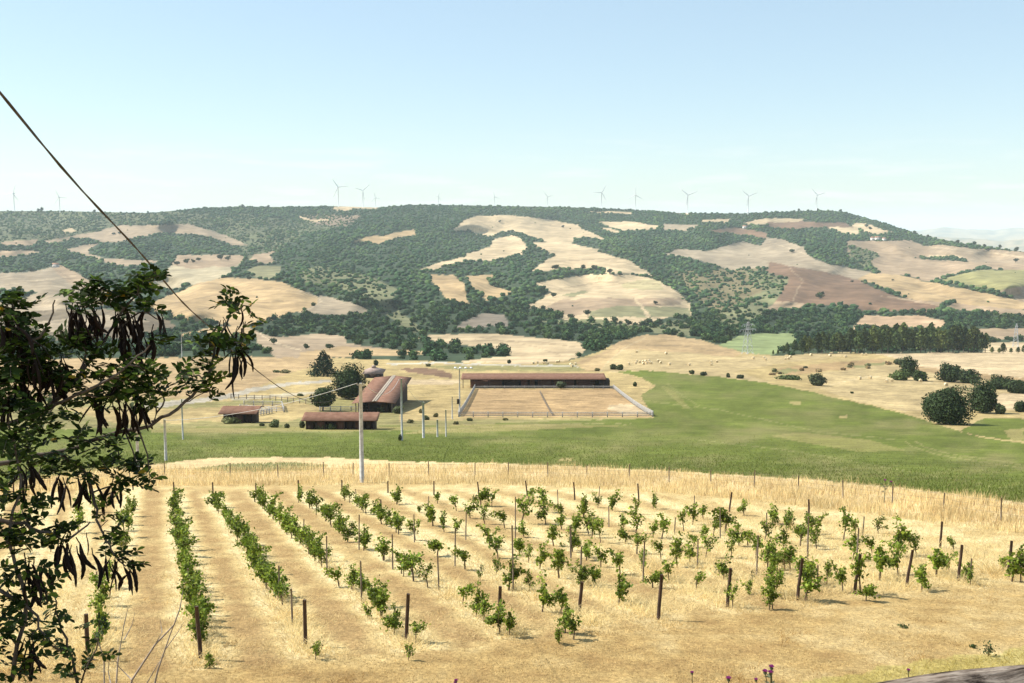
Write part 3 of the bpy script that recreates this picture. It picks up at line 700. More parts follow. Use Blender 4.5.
# distant hills at the right, far beyond the ridge
def far_hills(name, y, prof, colr, seed):
    xs = np.arange(600, 1400, 2.0)
    crest = np.interp(xs, [p[0] for p in prof], [p[1] for p in prof]) + 1.2 * vnoise(xs / 14, xs * 0, seed) + .5 * vnoise(xs / 4, xs * 0, seed + 1)
    rows = []
    for k in range(14):
        f = k / 13
        d = y * (1 - .35 * (1 - f)) * (1 + .015 * vnoise(xs / 20, np.full(xs.shape, k * 1.7), seed + 2))
        ztop = -y * g_of(crest)
        z = -330 + (ztop + 330) * (f ** .8) * (1 + .12 * vnoise(xs / 24, np.full(xs.shape, k * .6), seed + 3) * (1 - f))
        rows.append(np.stack([d * (xs - 512) / FPX, d, z], -1))
    b = rows[-1].copy(); b[:, 0] *= 1.2; b[:, 1] *= 1.2; b[:, 2] = -340
    rows.append(b)
    pos = np.array(rows); nr, nc = pos.shape[:2]
    ii, jj = np.meshgrid(np.arange(nr - 1), np.arange(nc - 1), indexing='ij')
    q = np.stack([ii * nc + jj, ii * nc + jj + 1, (ii + 1) * nc + jj + 1, (ii + 1) * nc + jj], -1).reshape(-1, 4)
    X, Z = np.meshgrid(xs, np.arange(nr), indexing='ij')
    n = (vnoise(X.T / 9, Z.T / 1.3, seed + 5) + .5)[..., None]
    C = np.array(colr) * (1 - n) + np.array((.42, .33, .2)) * n
    tag(obj(name, mesh_np(name, pos.reshape(-1, 3), [q], C.reshape(-1, 3), True), ground_mat(name + '_land', [(.002, 3, .8, 1.15, None)])), kind='structure')
far_hills('distant_hills', 11000, [(600, 250), (880, 238), (925, 236), (960, 238), (1000, 241), (1040, 238), (1150, 242), (1400, 246)], (.12, .13, .08), 50)
far_hills('distant_mountains', 19000, [(600, 250), (850, 233), (920, 230), (940, 227.5), (965, 229), (990, 230), (1012, 227.5), (1050, 227), (1400, 235)], (.12, .13, .09), 60)

# haze: one closed box of air round everything
hz = MB(); hz.box((0, 30000, -92), (120000, 70000, 520))
hm = bpy.data.materials.new('haze_air'); hm.use_nodes = True
_nt = hm.node_tree
_nt.nodes.remove(_nt.nodes['Principled BSDF'])
_pv = _nt.nodes.new('ShaderNodeVolumePrincipled')
_pv.inputs['Color'].default_value = (.80, .93, 1.0, 1)
_pv.inputs['Density'].default_value = HAZE_DENSITY
_pv.inputs['Anisotropy'].default_value = 0.0
_nt.links.new(_pv.outputs[0], _nt.nodes['Material Output'].inputs['Volume'])
tag(hz.build('haze', hm), kind='stuff')

# ------------------------------------------------------------------ foliage shapes
def blob(rng, subdiv=2):
    """a lumpy little crown seen from kilometres away"""
    t = (1 + 5 ** .5) / 2
    v = np.array([(-1, t, 0), (1, t, 0), (-1, -t, 0), (1, -t, 0), (0, -1, t), (0, 1, t), (0, -1, -t), (0, 1, -t), (t, 0, -1), (t, 0, 1), (-t, 0, -1), (-t, 0, 1)], float)
    f = [(0, 11, 5), (0, 5, 1), (0, 1, 7), (0, 7, 10), (0, 10, 11), (1, 5, 9), (5, 11, 4), (11, 10, 2), (10, 7, 6), (7, 1, 8), (3, 9, 4), (3, 4, 2), (3, 2, 6), (3, 6, 8), (3, 8, 9), (4, 9, 5), (2, 4, 11), (6, 2, 10), (8, 6, 7), (9, 8, 1)]
    v = list(map(tuple, v / np.linalg.norm(v[0])))
    for _ in range(subdiv - 1):
        cache = {}; nf = []
        def mid(a, b):
            k = (min(a, b), max(a, b))
            if k not in cache:
                m = np.array(v[a]) + np.array(v[b]); v.append(tuple(m / np.linalg.norm(m))); cache[k] = len(v) - 1
            return cache[k]
        for a, b, c in f:
            ab, bc, ca = mid(a, b), mid(b, c), mid(c, a)
            nf += [(a, ab, ca), (b, bc, ab), (c, ca, bc), (ab, bc, ca)]
        f = nf
    v = np.array(v)
    v = v * (1 + rng.uniform(-.28, .28, (len(v), 1)))
    v[:, 2] = v[:, 2] * .85 + .55
    return v, np.array(f)
def cards(rng, cen, size, nrm=None, asp=1.0):
    """leaf-clump faces: one bent quad per centre"""
    n = len(cen)
    a = rng.normal(size=(n, 3)); 
    if nrm is not None: a = a * .55 + nrm
    a /= np.linalg.norm(a, axis=1)[:, None] + 1e-9
    h = rng.normal(size=(n, 3)); t = np.cross(a, h); t /= np.linalg.norm(t, axis=1)[:, None] + 1e-9
    b = np.cross(a, t)
    s = (np.asarray(size) * np.ones(n))[:, None]
    q = np.stack([cen - t * s * asp - b * s * .35, cen - b * s * .9 + a * s * .18, cen + t * s * asp + b * s * .1, cen + b * s * .8 + a * s * .15], 1)
    return q.reshape(-1, 3), np.arange(n * 4).reshape(n, 4)
def crown(rng, w, h, z0, lobes, n, size, base=(.05, .068, .028), var=.35, shell=.55):
    """foliage of a crown: leaf clumps over several lobes; w, h = width and height; z0 = its underside"""
    cs, ns, tone = [], [], []
    L = []
    for i in range(lobes):
        th = rng.uniform(0, 2 * math.pi); r = rng.uniform(.15, .62) ** .8 * w / 2
        zc = z0 + h * rng.uniform(.28, .72)
        if i == 0: r, zc = 0, z0 + h * .55
        prof = math.sqrt(max(.15, 1 - ((zc - z0 - h * .45) / (h * .6)) ** 2))
        L.append((r * prof * math.cos(th), r * prof * math.sin(th), zc, w * rng.uniform(.2, .34), h * rng.uniform(.2, .34), rng.uniform(1 - var, 1 + var)))
    for (x, y, z, rw, rh, tn) in L:
        m = n // lobes
        d = rng.normal(size=(m, 3)); d /= np.linalg.norm(d, axis=1)[:, None]
        rr = rng.uniform(shell, 1.08, m)[:, None]
        p = d * rr * np.array((rw, rw, rh)) + np.array((x, y, z))
        cs.append(p); ns.append(d); tone.append(tn * rng.uniform(.7, 1.35, m))
    cs, ns, tone = np.concatenate(cs), np.concatenate(ns), np.concatenate(tone)
    V, F = cards(rng, cs, size * rng.uniform(.6, 1.4, len(cs)), ns)
    V[:, 2] = np.maximum(V[:, 2], z0 * .6)
    C = np.repeat(np.array(base)[None] * tone[:, None], 4, 0)
    hue = rng.uniform(-.12, .12, len(cs)).repeat(4)
    C = C * np.stack([1 + hue, np.ones_like(hue), 1 - hue], -1)
    return V, [F], C
def lump(rng, w, h, n, size, base=(.05, .065, .026), lobes=9, var=.3, z0=0.0):
    """a full rounded crown reaching the ground: leaf clumps over a lumpy surface with a leafy core"""
    K = rng.normal(size=(lobes, 3)); K[:, 2] = np.abs(K[:, 2]) * .8 - .25; K /= np.linalg.norm(K, axis=1)[:, None]
    lt = rng.uniform(1 - var, 1 + var, lobes); lr = rng.uniform(.22, .52, lobes)
    def rad(d):
        c = d @ K.T
        e = np.exp(-((1 - c) / .10)) * lr
        return .62 + e.max(1), lt[e.argmax(1)]
    d = rng.normal(size=(n, 3)); d /= np.linalg.norm(d, axis=1)[:, None]
    r, t = rad(d)
    u = rng.uniform(.72, 1.2, n)
    p = d * (r * u)[:, None]
    low = p[:, 2] < -.45
    p[low, 2] = -.45 + (p[low, 2] + .45) * .25
    cen = np.stack([p[:, 0] * w / 2, p[:, 1] * w / 2, z0 + (p[:, 2] + .5) / 1.42 * (h - z0)], -1)
    V, F = cards(rng, cen, size * rng.uniform(.55, 1.4, n), d)
    C = np.repeat(np.array(base) * (t * rng.uniform(.45, 1.55, n))[:, None], 4, 0)
    cv, cf = blob(rng, 3)
    q = cv.copy(); q[:, 2] = (q[:, 2] - .55) / .85; q /= np.linalg.norm(q, axis=1)[:, None]
    rr, tt = rad(q)
    q = q * (rr * .74)[:, None]
    lw = q[:, 2] < -.45; q[lw, 2] = -.45 + (q[lw, 2] + .45) * .2
    cv = np.stack([q[:, 0] * w / 2, q[:, 1] * w / 2, z0 + (q[:, 2] + .5) / 1.42 * (h - z0)], -1)
    cc = np.array(base) * (.8 * tt * rng.uniform(.7, 1.3, len(cv)))[:, None]
    return merge([(V, [F], C), (cv, [cf], cc)])
def instance(tv, tf, tc, pos, sc, rz, tint):
    """many copies of one small shape as one mesh"""
    n, m = len(pos), len(tv)
    c, s = np.cos(rz), np.sin(rz)
    x = tv[None, :, 0] * c[:, None] - tv[None, :, 1] * s[:, None]
    y = tv[None, :, 0] * s[:, None] + tv[None, :, 1] * c[:, None]
    z = np.tile(tv[None, :, 2], (n, 1))
    V = np.stack([x * sc[:, :1], y * sc[:, :1], z * sc[:, 1:2]], -1) + pos[:, None, :]
    F = (tf[None] + (np.arange(n) * m)[:, None, None]).reshape(-1, tf.shape[1])
    C = (tc[None] * tint[:, None, :])
    return V.reshape(-1, 3), [F], C.reshape(-1, 3)

# ------------------------------------------------------------------ woods on the hills (one mass)
def build_woods():
    rng = np.random.default_rng(5)
    N = 190000
    px = rng.uniform(-260, 1290, N)
    vt = ip(SKYLINE, refl(px)); vb = ip(VALLEY_TOP, refl(px)) + 1
    v = vt + .3 + (vb - vt) * rng.uniform(0, 1, N)
    cls, zone, _ = cover(px, v)
    d = dist(px, v)
    patch = vnoise(refl(px) / 16, v / 7, 71) + .6 * vnoise(refl(px) / 6, v / 3, 72)
    # chance of a trunk: crowns about 7 m, closed canopy in woods, open in scrub
    area = (8.2 / mpp(d)) ** 2 * .62                # px one crown covers
    dens = N / (1550 * float(np.mean(vb - vt)))
    p = np.where(cls == WOOD, np.where(d < 1350, 4.2, 3.0) / (area * dens), np.where(cls == SCRUB, (3.2 + 4.5 * patch) / (area * dens), .006 / (area * dens)))
    keep = (rng.uniform(0, 1, N) < p) & (zone == Z_HILL)
    px, v, d, cls = px[keep], v[keep], d[keep], cls[keep]
    pos = ground(px, v)
    n = len(px)
    big = np.where(cls == WOOD, 1.0, np.where(cls == SCRUB, rng.uniform(.35, 1.05, n), .5))
    r = np.where(d < 1350, .8, .85) * big * rng.uniform(2.2, 5.4, n) * (1 + .25 * vnoise(px / 20, v / 8, 73))
    sc = np.stack([r, r * rng.uniform(.65, 1.05, n)], -1)
    tn = rng.uniform(.78, 1.22, n) * (1 + .4 * vnoise(px / 25, v / 9, 74))  # random crown tone; broad patches also paint shaded folds into the canopy colour
    # several kinds of tree: oak, paler ash, olive scrub
    base = np.where((vnoise(px / 14, v / 6, 75) + rng.uniform(-.3, .3, n) > .18)[:, None], np.array((.070, .115, .038)), np.array((.036, .072, .029)))
    tint = base * tn[:, None]
    rz = rng.uniform(0, 6.28, n)
    near = d < 1350
    parts = []
    kinds = rng.integers(0, 4, n)
    for k in range(4):
        tv, tf = blob(rng, 2)
        sel = (kinds == k) & ~near
        if sel.any():
            vtone = rng.uniform(.75, 1.25, len(tv))[:, None] * np.ones(3)
            parts.append(instance(tv, tf, vtone, pos[sel], sc[sel], rz[sel], tint[sel]))
        cv, cf, cc = lump(rng, 2.3, 1.75, 170, .2, (1, 1, 1), 7, .3)
        sel = (kinds == k) & near
        if sel.any():
            pp = instance(cv, np.zeros((0, 4), int), cc, pos[sel], sc[sel], rz[sel], tint[sel])
            off = (np.arange(int(sel.sum())) * len(cv))[:, None, None]
            parts.append((pp[0], [(f[None] + off).reshape(-1, f.shape[1]) for f in cf], pp[2]))
    V, F, C = merge(parts)
    o = obj('woodland', mesh_np('woodland', V, F, C), M['wood_far'])
    tag(o, 'closed broadleaf woods and scrub covering the far hillsides', 'woodland', kind='stuff')
    print('woods', n, len(V))
build_woods()

# ------------------------------------------------------------------ single trees on the fields
def make_tree(rng, name, label, cat, w, h, lobes, n, size, base, trunk=.18, mat=None, group=None, shell=.5, full=False):
    root = thing(name, label, cat, group=group)
    z0 = h * trunk
    if full: V, F, C = lump(rng, w, h, n, size, base, lobes, z0=z0)
    else: V, F, C = crown(rng, w, h - z0, z0, lobes, n, size, base, shell=shell)
    V[:, 2] = np.minimum(V[:, 2], h * 1.04)
    a = obj('crown', mesh_np('crown', V, F, C), mat or M['crown'], root)
    t = MB(); r = max(.12, w * .035)
    t.tube([(0, 0, -.8), (0, 0, z0 * .5), (r * .4, 0, z0), (r * .2, r * .3, h * .6)], [r * 1.3, r, r * .85, r * .35], 7)
    for k in range(4):
        th = rng.uniform(0, 6.28)
        e = Vector((math.cos(th) * w * .3, math.sin(th) * w * .3, z0 + (h - z0) * rng.uniform(.4, .65)))
        t.tube([(0, 0, z0 * .8), e * .5 + Vector((0, 0, z0 * .3)), e], [r * .6, r * .4, r * .15], 5)
    b = t.build('trunk', M['bark'], root, True)
    KIDS[root.name] = [a, b]
    return root
rng = np.random.default_rng(11)
OAK = (.036, .057, .019)
proto_far = [make_tree(rng, 'field_tree', 'dark round tree standing alone in a distant field', 'tree', 6.2, 5.4, 7, 260, .55, OAK) for _ in range(3)]
FAR = [
    (31.5, 272, 5, 'small dark tree on the greyish field beside the lone far farmhouse'),
    (177, 265.5, 5, 'first of four small trees on the sloping tan field behind the cable'), (187, 264, 5.5, 'second of four small trees on the sloping tan field behind the cable'),
    (193, 263, 4, 'third of four small trees on the sloping tan field behind the cable'), (199, 261, 4, 'fourth of four small trees on the sloping tan field behind the cable'),
    (221, 260, 6, 'bigger of two trees at the top corner of the sloping tan field'), (228, 260.5, 5, 'smaller of two trees at the top corner of the sloping tan field'),
    (113.5, 235, 3, 'tiny tree on the pinkish field high under the left ridge, first of a pair'), (119.5, 234.5, 3, 'tiny tree on the pinkish field high under the left ridge, second of a pair'),
    (168.5, 296, 5, 'tree at the lower end of the hedge beside the golden dome field'), (249, 280, 4, 'small tree on the upper rim of the golden dome field'),
    (274, 344.5, 7, 'round tree at the bend of the track below the golden dome field'), (306, 349.5, 6, 'round bush-like tree alone in the pinkish valley field, nearer the track'), (330, 349.5, 6.5, 'round bush-like tree alone in the pinkish valley field, farther from the track'),
    (569.5, 390, 0, ''), (654.5, 279, 4.5, 'first of three trees down the ridge edge of the pale middle field'), (662, 282, 4, 'second of three trees down the ridge edge of the pale middle field'), (669, 285, 4, 'third of three trees down the ridge edge of the pale middle field'),
    (553, 297.5, 5.5, 'lone tree on the pale middle field near the dark wood corner'), (655.5, 304.5, 4, 'small tree beside the light path crossing the pale middle field'),
    (571, 319, 6, 'round tree at the foot of the pale middle field, first from the gully'), (588, 316, 6.5, 'round tree at the foot of the pale middle field, standing a little higher'),
    (583, 269.5, 5, 'tree at the thin end of the hedge across the middle field, first of four'), (595, 270, 5.5, 'tree at the thin end of the hedge across the middle field, second of four'), (609.5, 274, 5.5, 'last tree beyond the end of the hedge across the middle field'), (601, 271, 4.5, 'tree at the thin end of the hedge across the middle field, third of four'),
    (555, 270, 6, 'tall tree in the thick part of the hedge across the middle field'),
    (614, 323, 7, 'dark tree above the hillock, first of a loose line of three'), (628, 326, 7, 'dark tree above the hillock, second of a loose line of three'), (649, 325, 7, 'dark tree above the hillock, third of a loose line of three'),
    (732, 339, 9.5, 'big dark tree beside the pale green field left of the pylon'),
    (820, 299, 7.5, 'lone dark tree casting a shadow on the bare brown hill'), (792, 253, 4.5, 'small dark tree on the upper edge of the brown hill'), (1015.5, 262.5, 4.5, 'small dark tree on the tan slope under the far right ridge'),
    (878, 272.5, 2.6, 'tiny tree where the golden field meets the tan slope'), (852, 282.5, 2.6, 'tiny tree at the upper corner of the brown hill beside the golden field'), (866.5, 227.5, 3.6, 'small tree on the pale gold field above the white houses, upper one'), (870, 230, 3.6, 'small tree on the pale gold field above the white houses, lower one'),
    (893, 281, 2.2, 'tiny bush out in the middle of the golden field on the right slope'),
    (517, 228, 0, ''), (563, 228, 3, 'small tree at the top rim of the pale upper field'), (500, 222.5, 2.6, 'small dark tree inside the highest pale field under the ridge'),
    (620, 276, 3.4, 'small bush near the top of the olive patch on the middle field'),
]
fi = 0
for x, v, h, lab in FAR:
    if h == 0: continue
    p = G(x, v); m = mpp(p.y) * h / 5.4
    if fi < 3:
        o = proto_far[fi]; o.location = p; o.scale = (m * 1.1, m * 1.1, m); o['label'] = lab; o['group'] = 'single trees on the far fields'
    else:
        dup(proto_far[fi % 3], p, fi * 1.3, (m * 1.1, m * 1.1, m), lab, 'single trees on the far fields')
    fi += 1
# skyline trees poking over the ridge
proto_sky = make_tree(rng, 'ridge_tree', '', 'tree', 6, 6, 6, 200, .6, OAK)
SKYT = [(42, 211, 3.4), (39, 211, 2.2), (94, 212, 2), (148, 213, 1.6), (243, 207, 2.4), (268, 207, 1.6), (818, 211, 2.2), (799, 211, 2), (840, 211.5, 2), (915, 234, 3), (928, 238, 3), (957, 243, 3), (975, 245, 3.4), (1000, 248, 3), (1016, 250.5, 3.4), (985, 247, 2.6)]
for i, (x, v, h) in enumerate(SKYT):
    p = G(x, v + .6); m = mpp(p.y) * (h + 1.2) / 6
    lab = f'tiny tree breaking the ridge skyline, {nth(i + 1)} of its kind from the left'
    if i == 0:
        o = proto_sky; o.location = p; o.scale = (m, m, m); o['label'] = lab; o['group'] = 'trees on the skyline'
    else: dup(proto_sky, p, i * 2.1, m, lab, 'trees on the skyline')

# nearer trees, each with its own crown
def near_tree(px, vb, wpx, hpx, label, name='round_tree', base=OAK, trunk=.06, lobes=12, n=1800, leaf=.0, cat='tree', dd=None, shell=.5):
    n = int(n * 1.5)
    p = G(px, vb) if dd is None else Vector((0, 0, 0))
    m = mpp(p.y)
    w, h = wpx * m, hpx * m
    rg = np.random.default_rng(int(px * 7 + vb))
    o = make_tree(rg, name, label, cat, w, h, lobes, n, leaf or max(.13, .95 * m), base, trunk, shell=shell, full=True)
    o.location = p
    return o
near_tree(945, 424, 50, 41, 'big round dark tree beside the green field with a shadow at its foot', n=5200, lobes=24, trunk=.08)
near_tree(349, 399, 34, 36, 'dense round tree beside the big red barn roof', n=3000, lobes=16)
near_tree(323, 411, 25, 25, 'umbrella shaped tree between small sheds and the big barn', name='umbrella_tree', n=2200, lobes=12, trunk=.2)
near_tree(983, 413, 34, 34, 'dark bushy shrub just behind the big round tree on its right', 'shrub', n=2400, lobes=12, cat='shrub')
near_tree(1000, 389, 26, 14, 'low dark thicket behind the big round tree, middle one', 'shrub', n=1000, lobes=8, cat='shrub')
near_tree(1018, 393, 34, 15, 'low dark thicket at the right edge above the pale field', 'shrub', n=1200, lobes=8, cat='shrub')
near_tree(1000, 414, 13, 11, 'small round bush on the dry grass bank right of the big tree', 'shrub', n=500, lobes=6, cat='shrub', base=(.06, .075, .03))
near_tree(1020, 412, 13, 12, 'small dark bush cut by the right edge near the dry bank', 'shrub', n=500, lobes=6, cat='shrub')
near_tree(950, 382, 26, 20, 'taller half of the double thicket on the hay field edge', 'shrub', n=1300, lobes=9, cat='shrub')
near_tree(968, 383, 28, 14, 'lower half of the double thicket on the hay field edge', 'shrub', n=1100, lobes=9, cat='shrub')
near_tree(909, 377, 18, 21, 'small tree rising out of bright green bushes on the hay field', n=900, lobes=9)
near_tree(900, 380, 22, 9, 'low bright green bush beside the small hay field tree', 'shrub', n=700, lobes=6, base=(.075, .105, .03), cat='shrub')
near_tree(919, 381, 16, 12, 'rounded green bush under the small hay field tree, bales beside it', 'shrub', n=700, lobes=6, base=(.055, .085, .025), cat='shrub')
near_tree(900, 364.5, 16, 6, 'low greenish bush on the bank above the hay field thicket', 'shrub', n=350, lobes=5, base=(.07, .09, .035), cat='shrub')
near_tree(817, 385.5, 18, 12, 'rounded grey green bush at the crest of the green field', 'shrub', n=900, lobes=7, base=(.07, .085, .04), cat='shrub')
near_tree(790, 379.5, 26, 4.5, 'flat creeping green bush below the reddish bank', 'shrub', n=420, lobes=6, base=(.07, .1, .03), cat='shrub')
near_tree(613, 369.5, 8, 5.5, 'left one of a pair of green bushes behind the long stable', 'shrub', n=260, lobes=5, cat='shrub', base=(.07, .09, .03))
near_tree(620, 370, 8, 5.5, 'right one of a pair of green bushes behind the long stable', 'shrub', n=260, lobes=5, cat='shrub', base=(.07, .09, .03))
near_tree(635, 386.5, 4, 5, 'tiny dark bush in the rough corner beyond the stable end', 'shrub', n=120, lobes=4, cat='shrub')
near_tree(692, 374, 6, 4.5, 'small bush on the far rim of the green field below the bales', 'shrub', n=140, lobes=4, cat='shrub', base=(.08, .095, .042))
near_tree(703, 375.5, 7, 4, 'second small bush on the far rim of the green field', 'shrub', n=140, lobes=4, cat='shrub', base=(.08, .095, .042))
near_tree(728, 377.5, 3.4, 5, 'thin upright bush on the far rim of the green field', 'shrub', n=110, lobes=4, cat='shrub', base=(.08, .095, .042))
near_tree(740, 378.5, 9, 4, 'greyish bush where the reddish bank meets the green field', 'shrub', n=160, lobes=4, cat='shrub', base=(.09, .1, .05))
near_tree(852, 393.5, 3, 2, 'tiny dark bush on the hay field just above the green crest', 'shrub', n=60, lobes=3, cat='shrub')
near_tree(231.5, 423.5, 19, 7, 'pale green bush in front of the small wooden shed', 'shrub', n=520, lobes=7, cat='shrub', base=(.15, .16, .06))
near_tree(275, 427.5, 10, 8, 'green bush standing between the two low sheds, larger one', 'shrub', n=380, lobes=6, cat='shrub', base=(.10, .12, .05))
near_tree(287, 428, 6, 5, 'green bush standing between the two low sheds, smaller one', 'shrub', n=200, lobes=4, cat='shrub', base=(.10, .12, .05))
near_tree(302, 428, 6, 8, 'thin shrub at the corner of the long low shed', 'shrub', n=220, lobes=4, cat='shrub', base=(.11, .13, .055))
near_tree(319, 429, 22, 8, 'wide green bush in front of the long low shed', 'shrub', n=700, lobes=8, cat='shrub', base=(.11, .13, .055))
near_tree(332, 429.5, 11, 6, 'small green bush by the middle of the long low shed', 'shrub', n=300, lobes=5, cat='shrub', base=(.11, .13, .055))
near_tree(382, 412, 14, 8.5, 'pale green bush in front of the big barn gable', 'shrub', n=480, lobes=6, cat='shrub', base=(.12, .14, .065))
near_tree(398, 413.5, 12, 8.5, 'green bush at the shaded corner of the big barn', 'shrub', n=420, lobes=6, cat='shrub', base=(.10, .12, .05))
near_tree(561, 389, 10, 8.5, 'small roundish tree against the front of the long stable', 'small_tree', n=420, lobes=7, base=(.075, .095, .045), trunk=.2)
near_tree(376, 365.5, 5, 6, 'small dark bush behind the hut with the pyramid roof', 'shrub', n=160, lobes=4, cat='shrub')
near_tree(509, 363.5, 3.5, 4, 'lone little bush in the meadow behind the long stable', 'shrub', n=90, lobes=4, cat='shrub')
near_tree(400, 440.5, 4, 7, 'weedy shrub climbing the base of the second tall pole', 'shrub', n=120, lobes=4, cat='shrub', base=(.09, .11, .04))
_rb = np.random.default_rng(55)
_rb0 = np.random.default_rng(56)
for i in range(14):
    _rb0 = np.random.default_rng(56); bx_ = np.sort(_rb0.uniform(770, 905, 14))[i]; bv_ = np.interp(bx_, [770, 835, 900], [374, 368.5, 366]) + _rb.uniform(-3.2, 2.2)
    near_tree(bx_, bv_, _rb.uniform(3.5, 9), _rb.uniform(1.8, 4.2), f'small dry shrub on the brown bank below the pines, {nth(i + 1)} from the left', 'dry_shrub', n=70, lobes=5, cat='shrub', base=[(.26, .18, .09), (.13, .13, .06), (.24, .18, .09)][i % 3])
for i, (bx_, bv_, bw_, bh_) in enumerate([(410, 423, 9, 4), (426, 420, 7, 5), (436, 417, 6, 4), (470, 421, 8, 3), (505, 420.5, 6, 2.6), (352, 424, 5, 3), (456, 424.5, 7, 3), (262, 426, 5, 3), (421, 413, 5, 5), (300, 396, 8, 2.5), (285, 373, 12, 3.5), (276, 372.5, 8, 2.5), (428, 366.5, 6, 3), (545, 361.5, 5, 2.5), (597, 371, 6, 3)]):
    near_tree(bx_, bv_, bw_, bh_, f'low weedy tuft in the rough meadow around the farm buildings, {nth(i + 1)} of its kind', 'weed_tuft', n=90, lobes=5, cat='weed', base=[(.14, .13, .055), (.10, .115, .045)][i % 2])
# dark conifer by the farm
def conifer(px, vb, wpx, hpx, label):
    p = G(px, vb); m = mpp(p.y); w, h = wpx * m, hpx * m
    rg = np.random.default_rng(77)
    root = thing('conifer', label, 'tree', p)
    n = 1900
    z = h * (1 - np.sqrt(rg.uniform(0, 1, n))) * .97 + h * .03
    layer = .75 + .35 * np.sin(z / h * 34) ** 2
    r = (w / 2) * (1 - z / h) ** .8 * layer * rg.uniform(.5, 1.1, n) * (1 + .25 * np.sin(rg.uniform(0, 6.28)))
    th = rg.uniform(0, 6.28, n); r = r * (1 + .25 * np.sin(th * 3 + z))
    V, F = cards(rg, np.stack([r * np.cos(th), r * np.sin(th), z], -1), m * 1.0 * rg.uniform(.6, 1.3, n))
    C = np.repeat(np.array((.026, .042, .022)) * rg.uniform(.55, 1.5, n)[:, None], 4, 0)
    obj('crown', mesh_np('crown', V, [F], C), M['pine'], root)
    t = MB(); t.tube([(0, 0, -.5), (0, 0, h * .85)], [w * .03, w * .008], 6); t.build('trunk', M['bark'], root)
conifer(323.5, 376, 26, 27, 'dark pointed conifer standing behind the round farm tree')

# ------------------------------------------------------------------ pine wood on the right: every pine by itself
def make_pine(seed):
    rg = np.random.default_rng(seed)
    root = thing('pine_tree', '', 'tree')
    n = 620
    zz = rg.beta(1.8, 1.4, n)
    rr = 2.7 * np.sin(np.clip(.25 + zz * .8, 0, 1.02) * math.pi) ** .7 * np.sqrt(rg.uniform(.15, 1.1, n))
    th = rg.uniform(0, 6.28, n)
    clump = 1 + .35 * np.sin(th * 4 + zz * 9 + seed)
    V, F = cards(rg, np.stack([rr * clump * np.cos(th), rr * clump * np.sin(th), 2.2 + zz * 11.8], -1), .62 * rg.uniform(.6, 1.4, n))
    hue = rg.uniform(0, 1) * .6
    C = np.repeat(np.array((.065 + .075 * hue, .098 + .05 * hue, .034)) * rg.uniform(.45, 1.6, n)[:, None], 4, 0)
    a = obj('crown', mesh_np('crown', V, [F], C), M['pine'], root)
    t = MB(); t.tube([(0, 0, -1), (.1, 0, 5), (.05, .1, 12)], [.3, .22, .06], 6)
    b = t.build('trunk', M['bark'], root)
    KIDS[root.name] = [a, b]
    return root
pines = [make_pine(s) for s in range(6)]
rg = np.random.default_rng(21)
PT = [(770, 352), (785, 344), (800, 338), (812, 333.5), (825, 331.5), (850, 328.5), (872, 327), (895, 325.5), (915, 324.5), (935, 325), (955, 325), (972, 326.5), (985, 333)]
fx = np.linspace(772, 986, 40) + rg.uniform(-2, 2, 40)
bx = np.linspace(790, 978, 34) + rg.uniform(-3, 3, 34)
pn = 0
for rank, xs in (('front', fx), ('back', bx)):
    for i, x in enumerate(sorted(xs)):
        v = (353.3 if x < 890 else 352.6) + (rg.uniform(-.3, .3)) + (max(0, 800 - x) * .07) - (2.2 if rank == 'back' else 0)
        p = G(x, v); h = (v - ip(PT, x)) * mpp(p.y) * rg.uniform(.78, 1.15)
        sc = max(.22, h / 13.8)
        lab = f'dark pine in the {rank} rank of the wood, {nth(i + 1)} from its low end'
        if pn < 6:
            o = pines[pn]; o.location = p; o.scale = (sc * .92, sc * .92, sc); o['label'] = lab; o['group'] = 'pines of the wood'
        else: dup(pines[pn % 6], p, rg.uniform(0, 6.28), (sc * rg.uniform(.75, 1.1),) * 2 + (sc,), lab, 'pines of the wood')
        pn += 1
for i, (x, h) in enumerate([(992, 7), (999, 6), (1003, 11), (1011, 6), (1018, 7), (1024, 9)]):
    p = G(x, 353.5); sc = h * mpp(p.y) / 13.8
    dup(pines[i % 6], p, i, (sc * 1.3, sc * 1.3, sc), f'short pine of the low line right of the wood, {nth(i + 1)} after the gap', 'short pines beside the wood')
# scrubby bushes fronting the low wood edge right of the stable
# ------------------------------------------------------------------ wind turbines
def make_turbine():
    root = thing('wind_turbine', '', 'wind turbine')
    t = MB(); t.tube([(0, 0, -12), (0, 0, 62)], [1.6, .9], 12); a = t.build('tower', M['white'], root, True)
    n = MB(); n.box((0, .8, 63), (2.6, 7, 2.8)); n.tube([(0, -2.6, 63), (0, -4, 63), (0, -4.8, 63)], [1.3, 1.3, .5], 10)
    b = n.build('nacelle', M['white'], root)
    KIDS[root.name] = [a, b]
    kids = []
    for k in range(3):
        bl = MB()
        V, F = [], []
        for i, (r, c, th) in enumerate([(0, 1.3, 1.2), (4, 2.7, 1.0), (12, 2.1, .6), (24, 1.4, .4), (35, .7, .2)]):
            V += [(-c * .4, -3.6 - th / 2, 63 + r), (c * .6, -3.6 - th * .2, 63 + r), (c * .6, -3.6 + th * .2, 63 + r), (-c * .4, -3.6 + th / 2, 63 + r)]
        for i in range(4):
            for j in range(4): F.append((i * 4 + j, i * 4 + (j + 1) % 4, i * 4 + 4 + (j + 1) % 4, i * 4 + 4 + j))
        F.append((16, 17, 18, 19))
        V = np.array(V); V[:, 2] -= 63
        bl.add(V, F)
        o = bl.build('blade', M['white'], root); o.location = (0, 0, 63)
        kids.append(o)
    KIDS[root.name] = [a, b] + kids
    return root
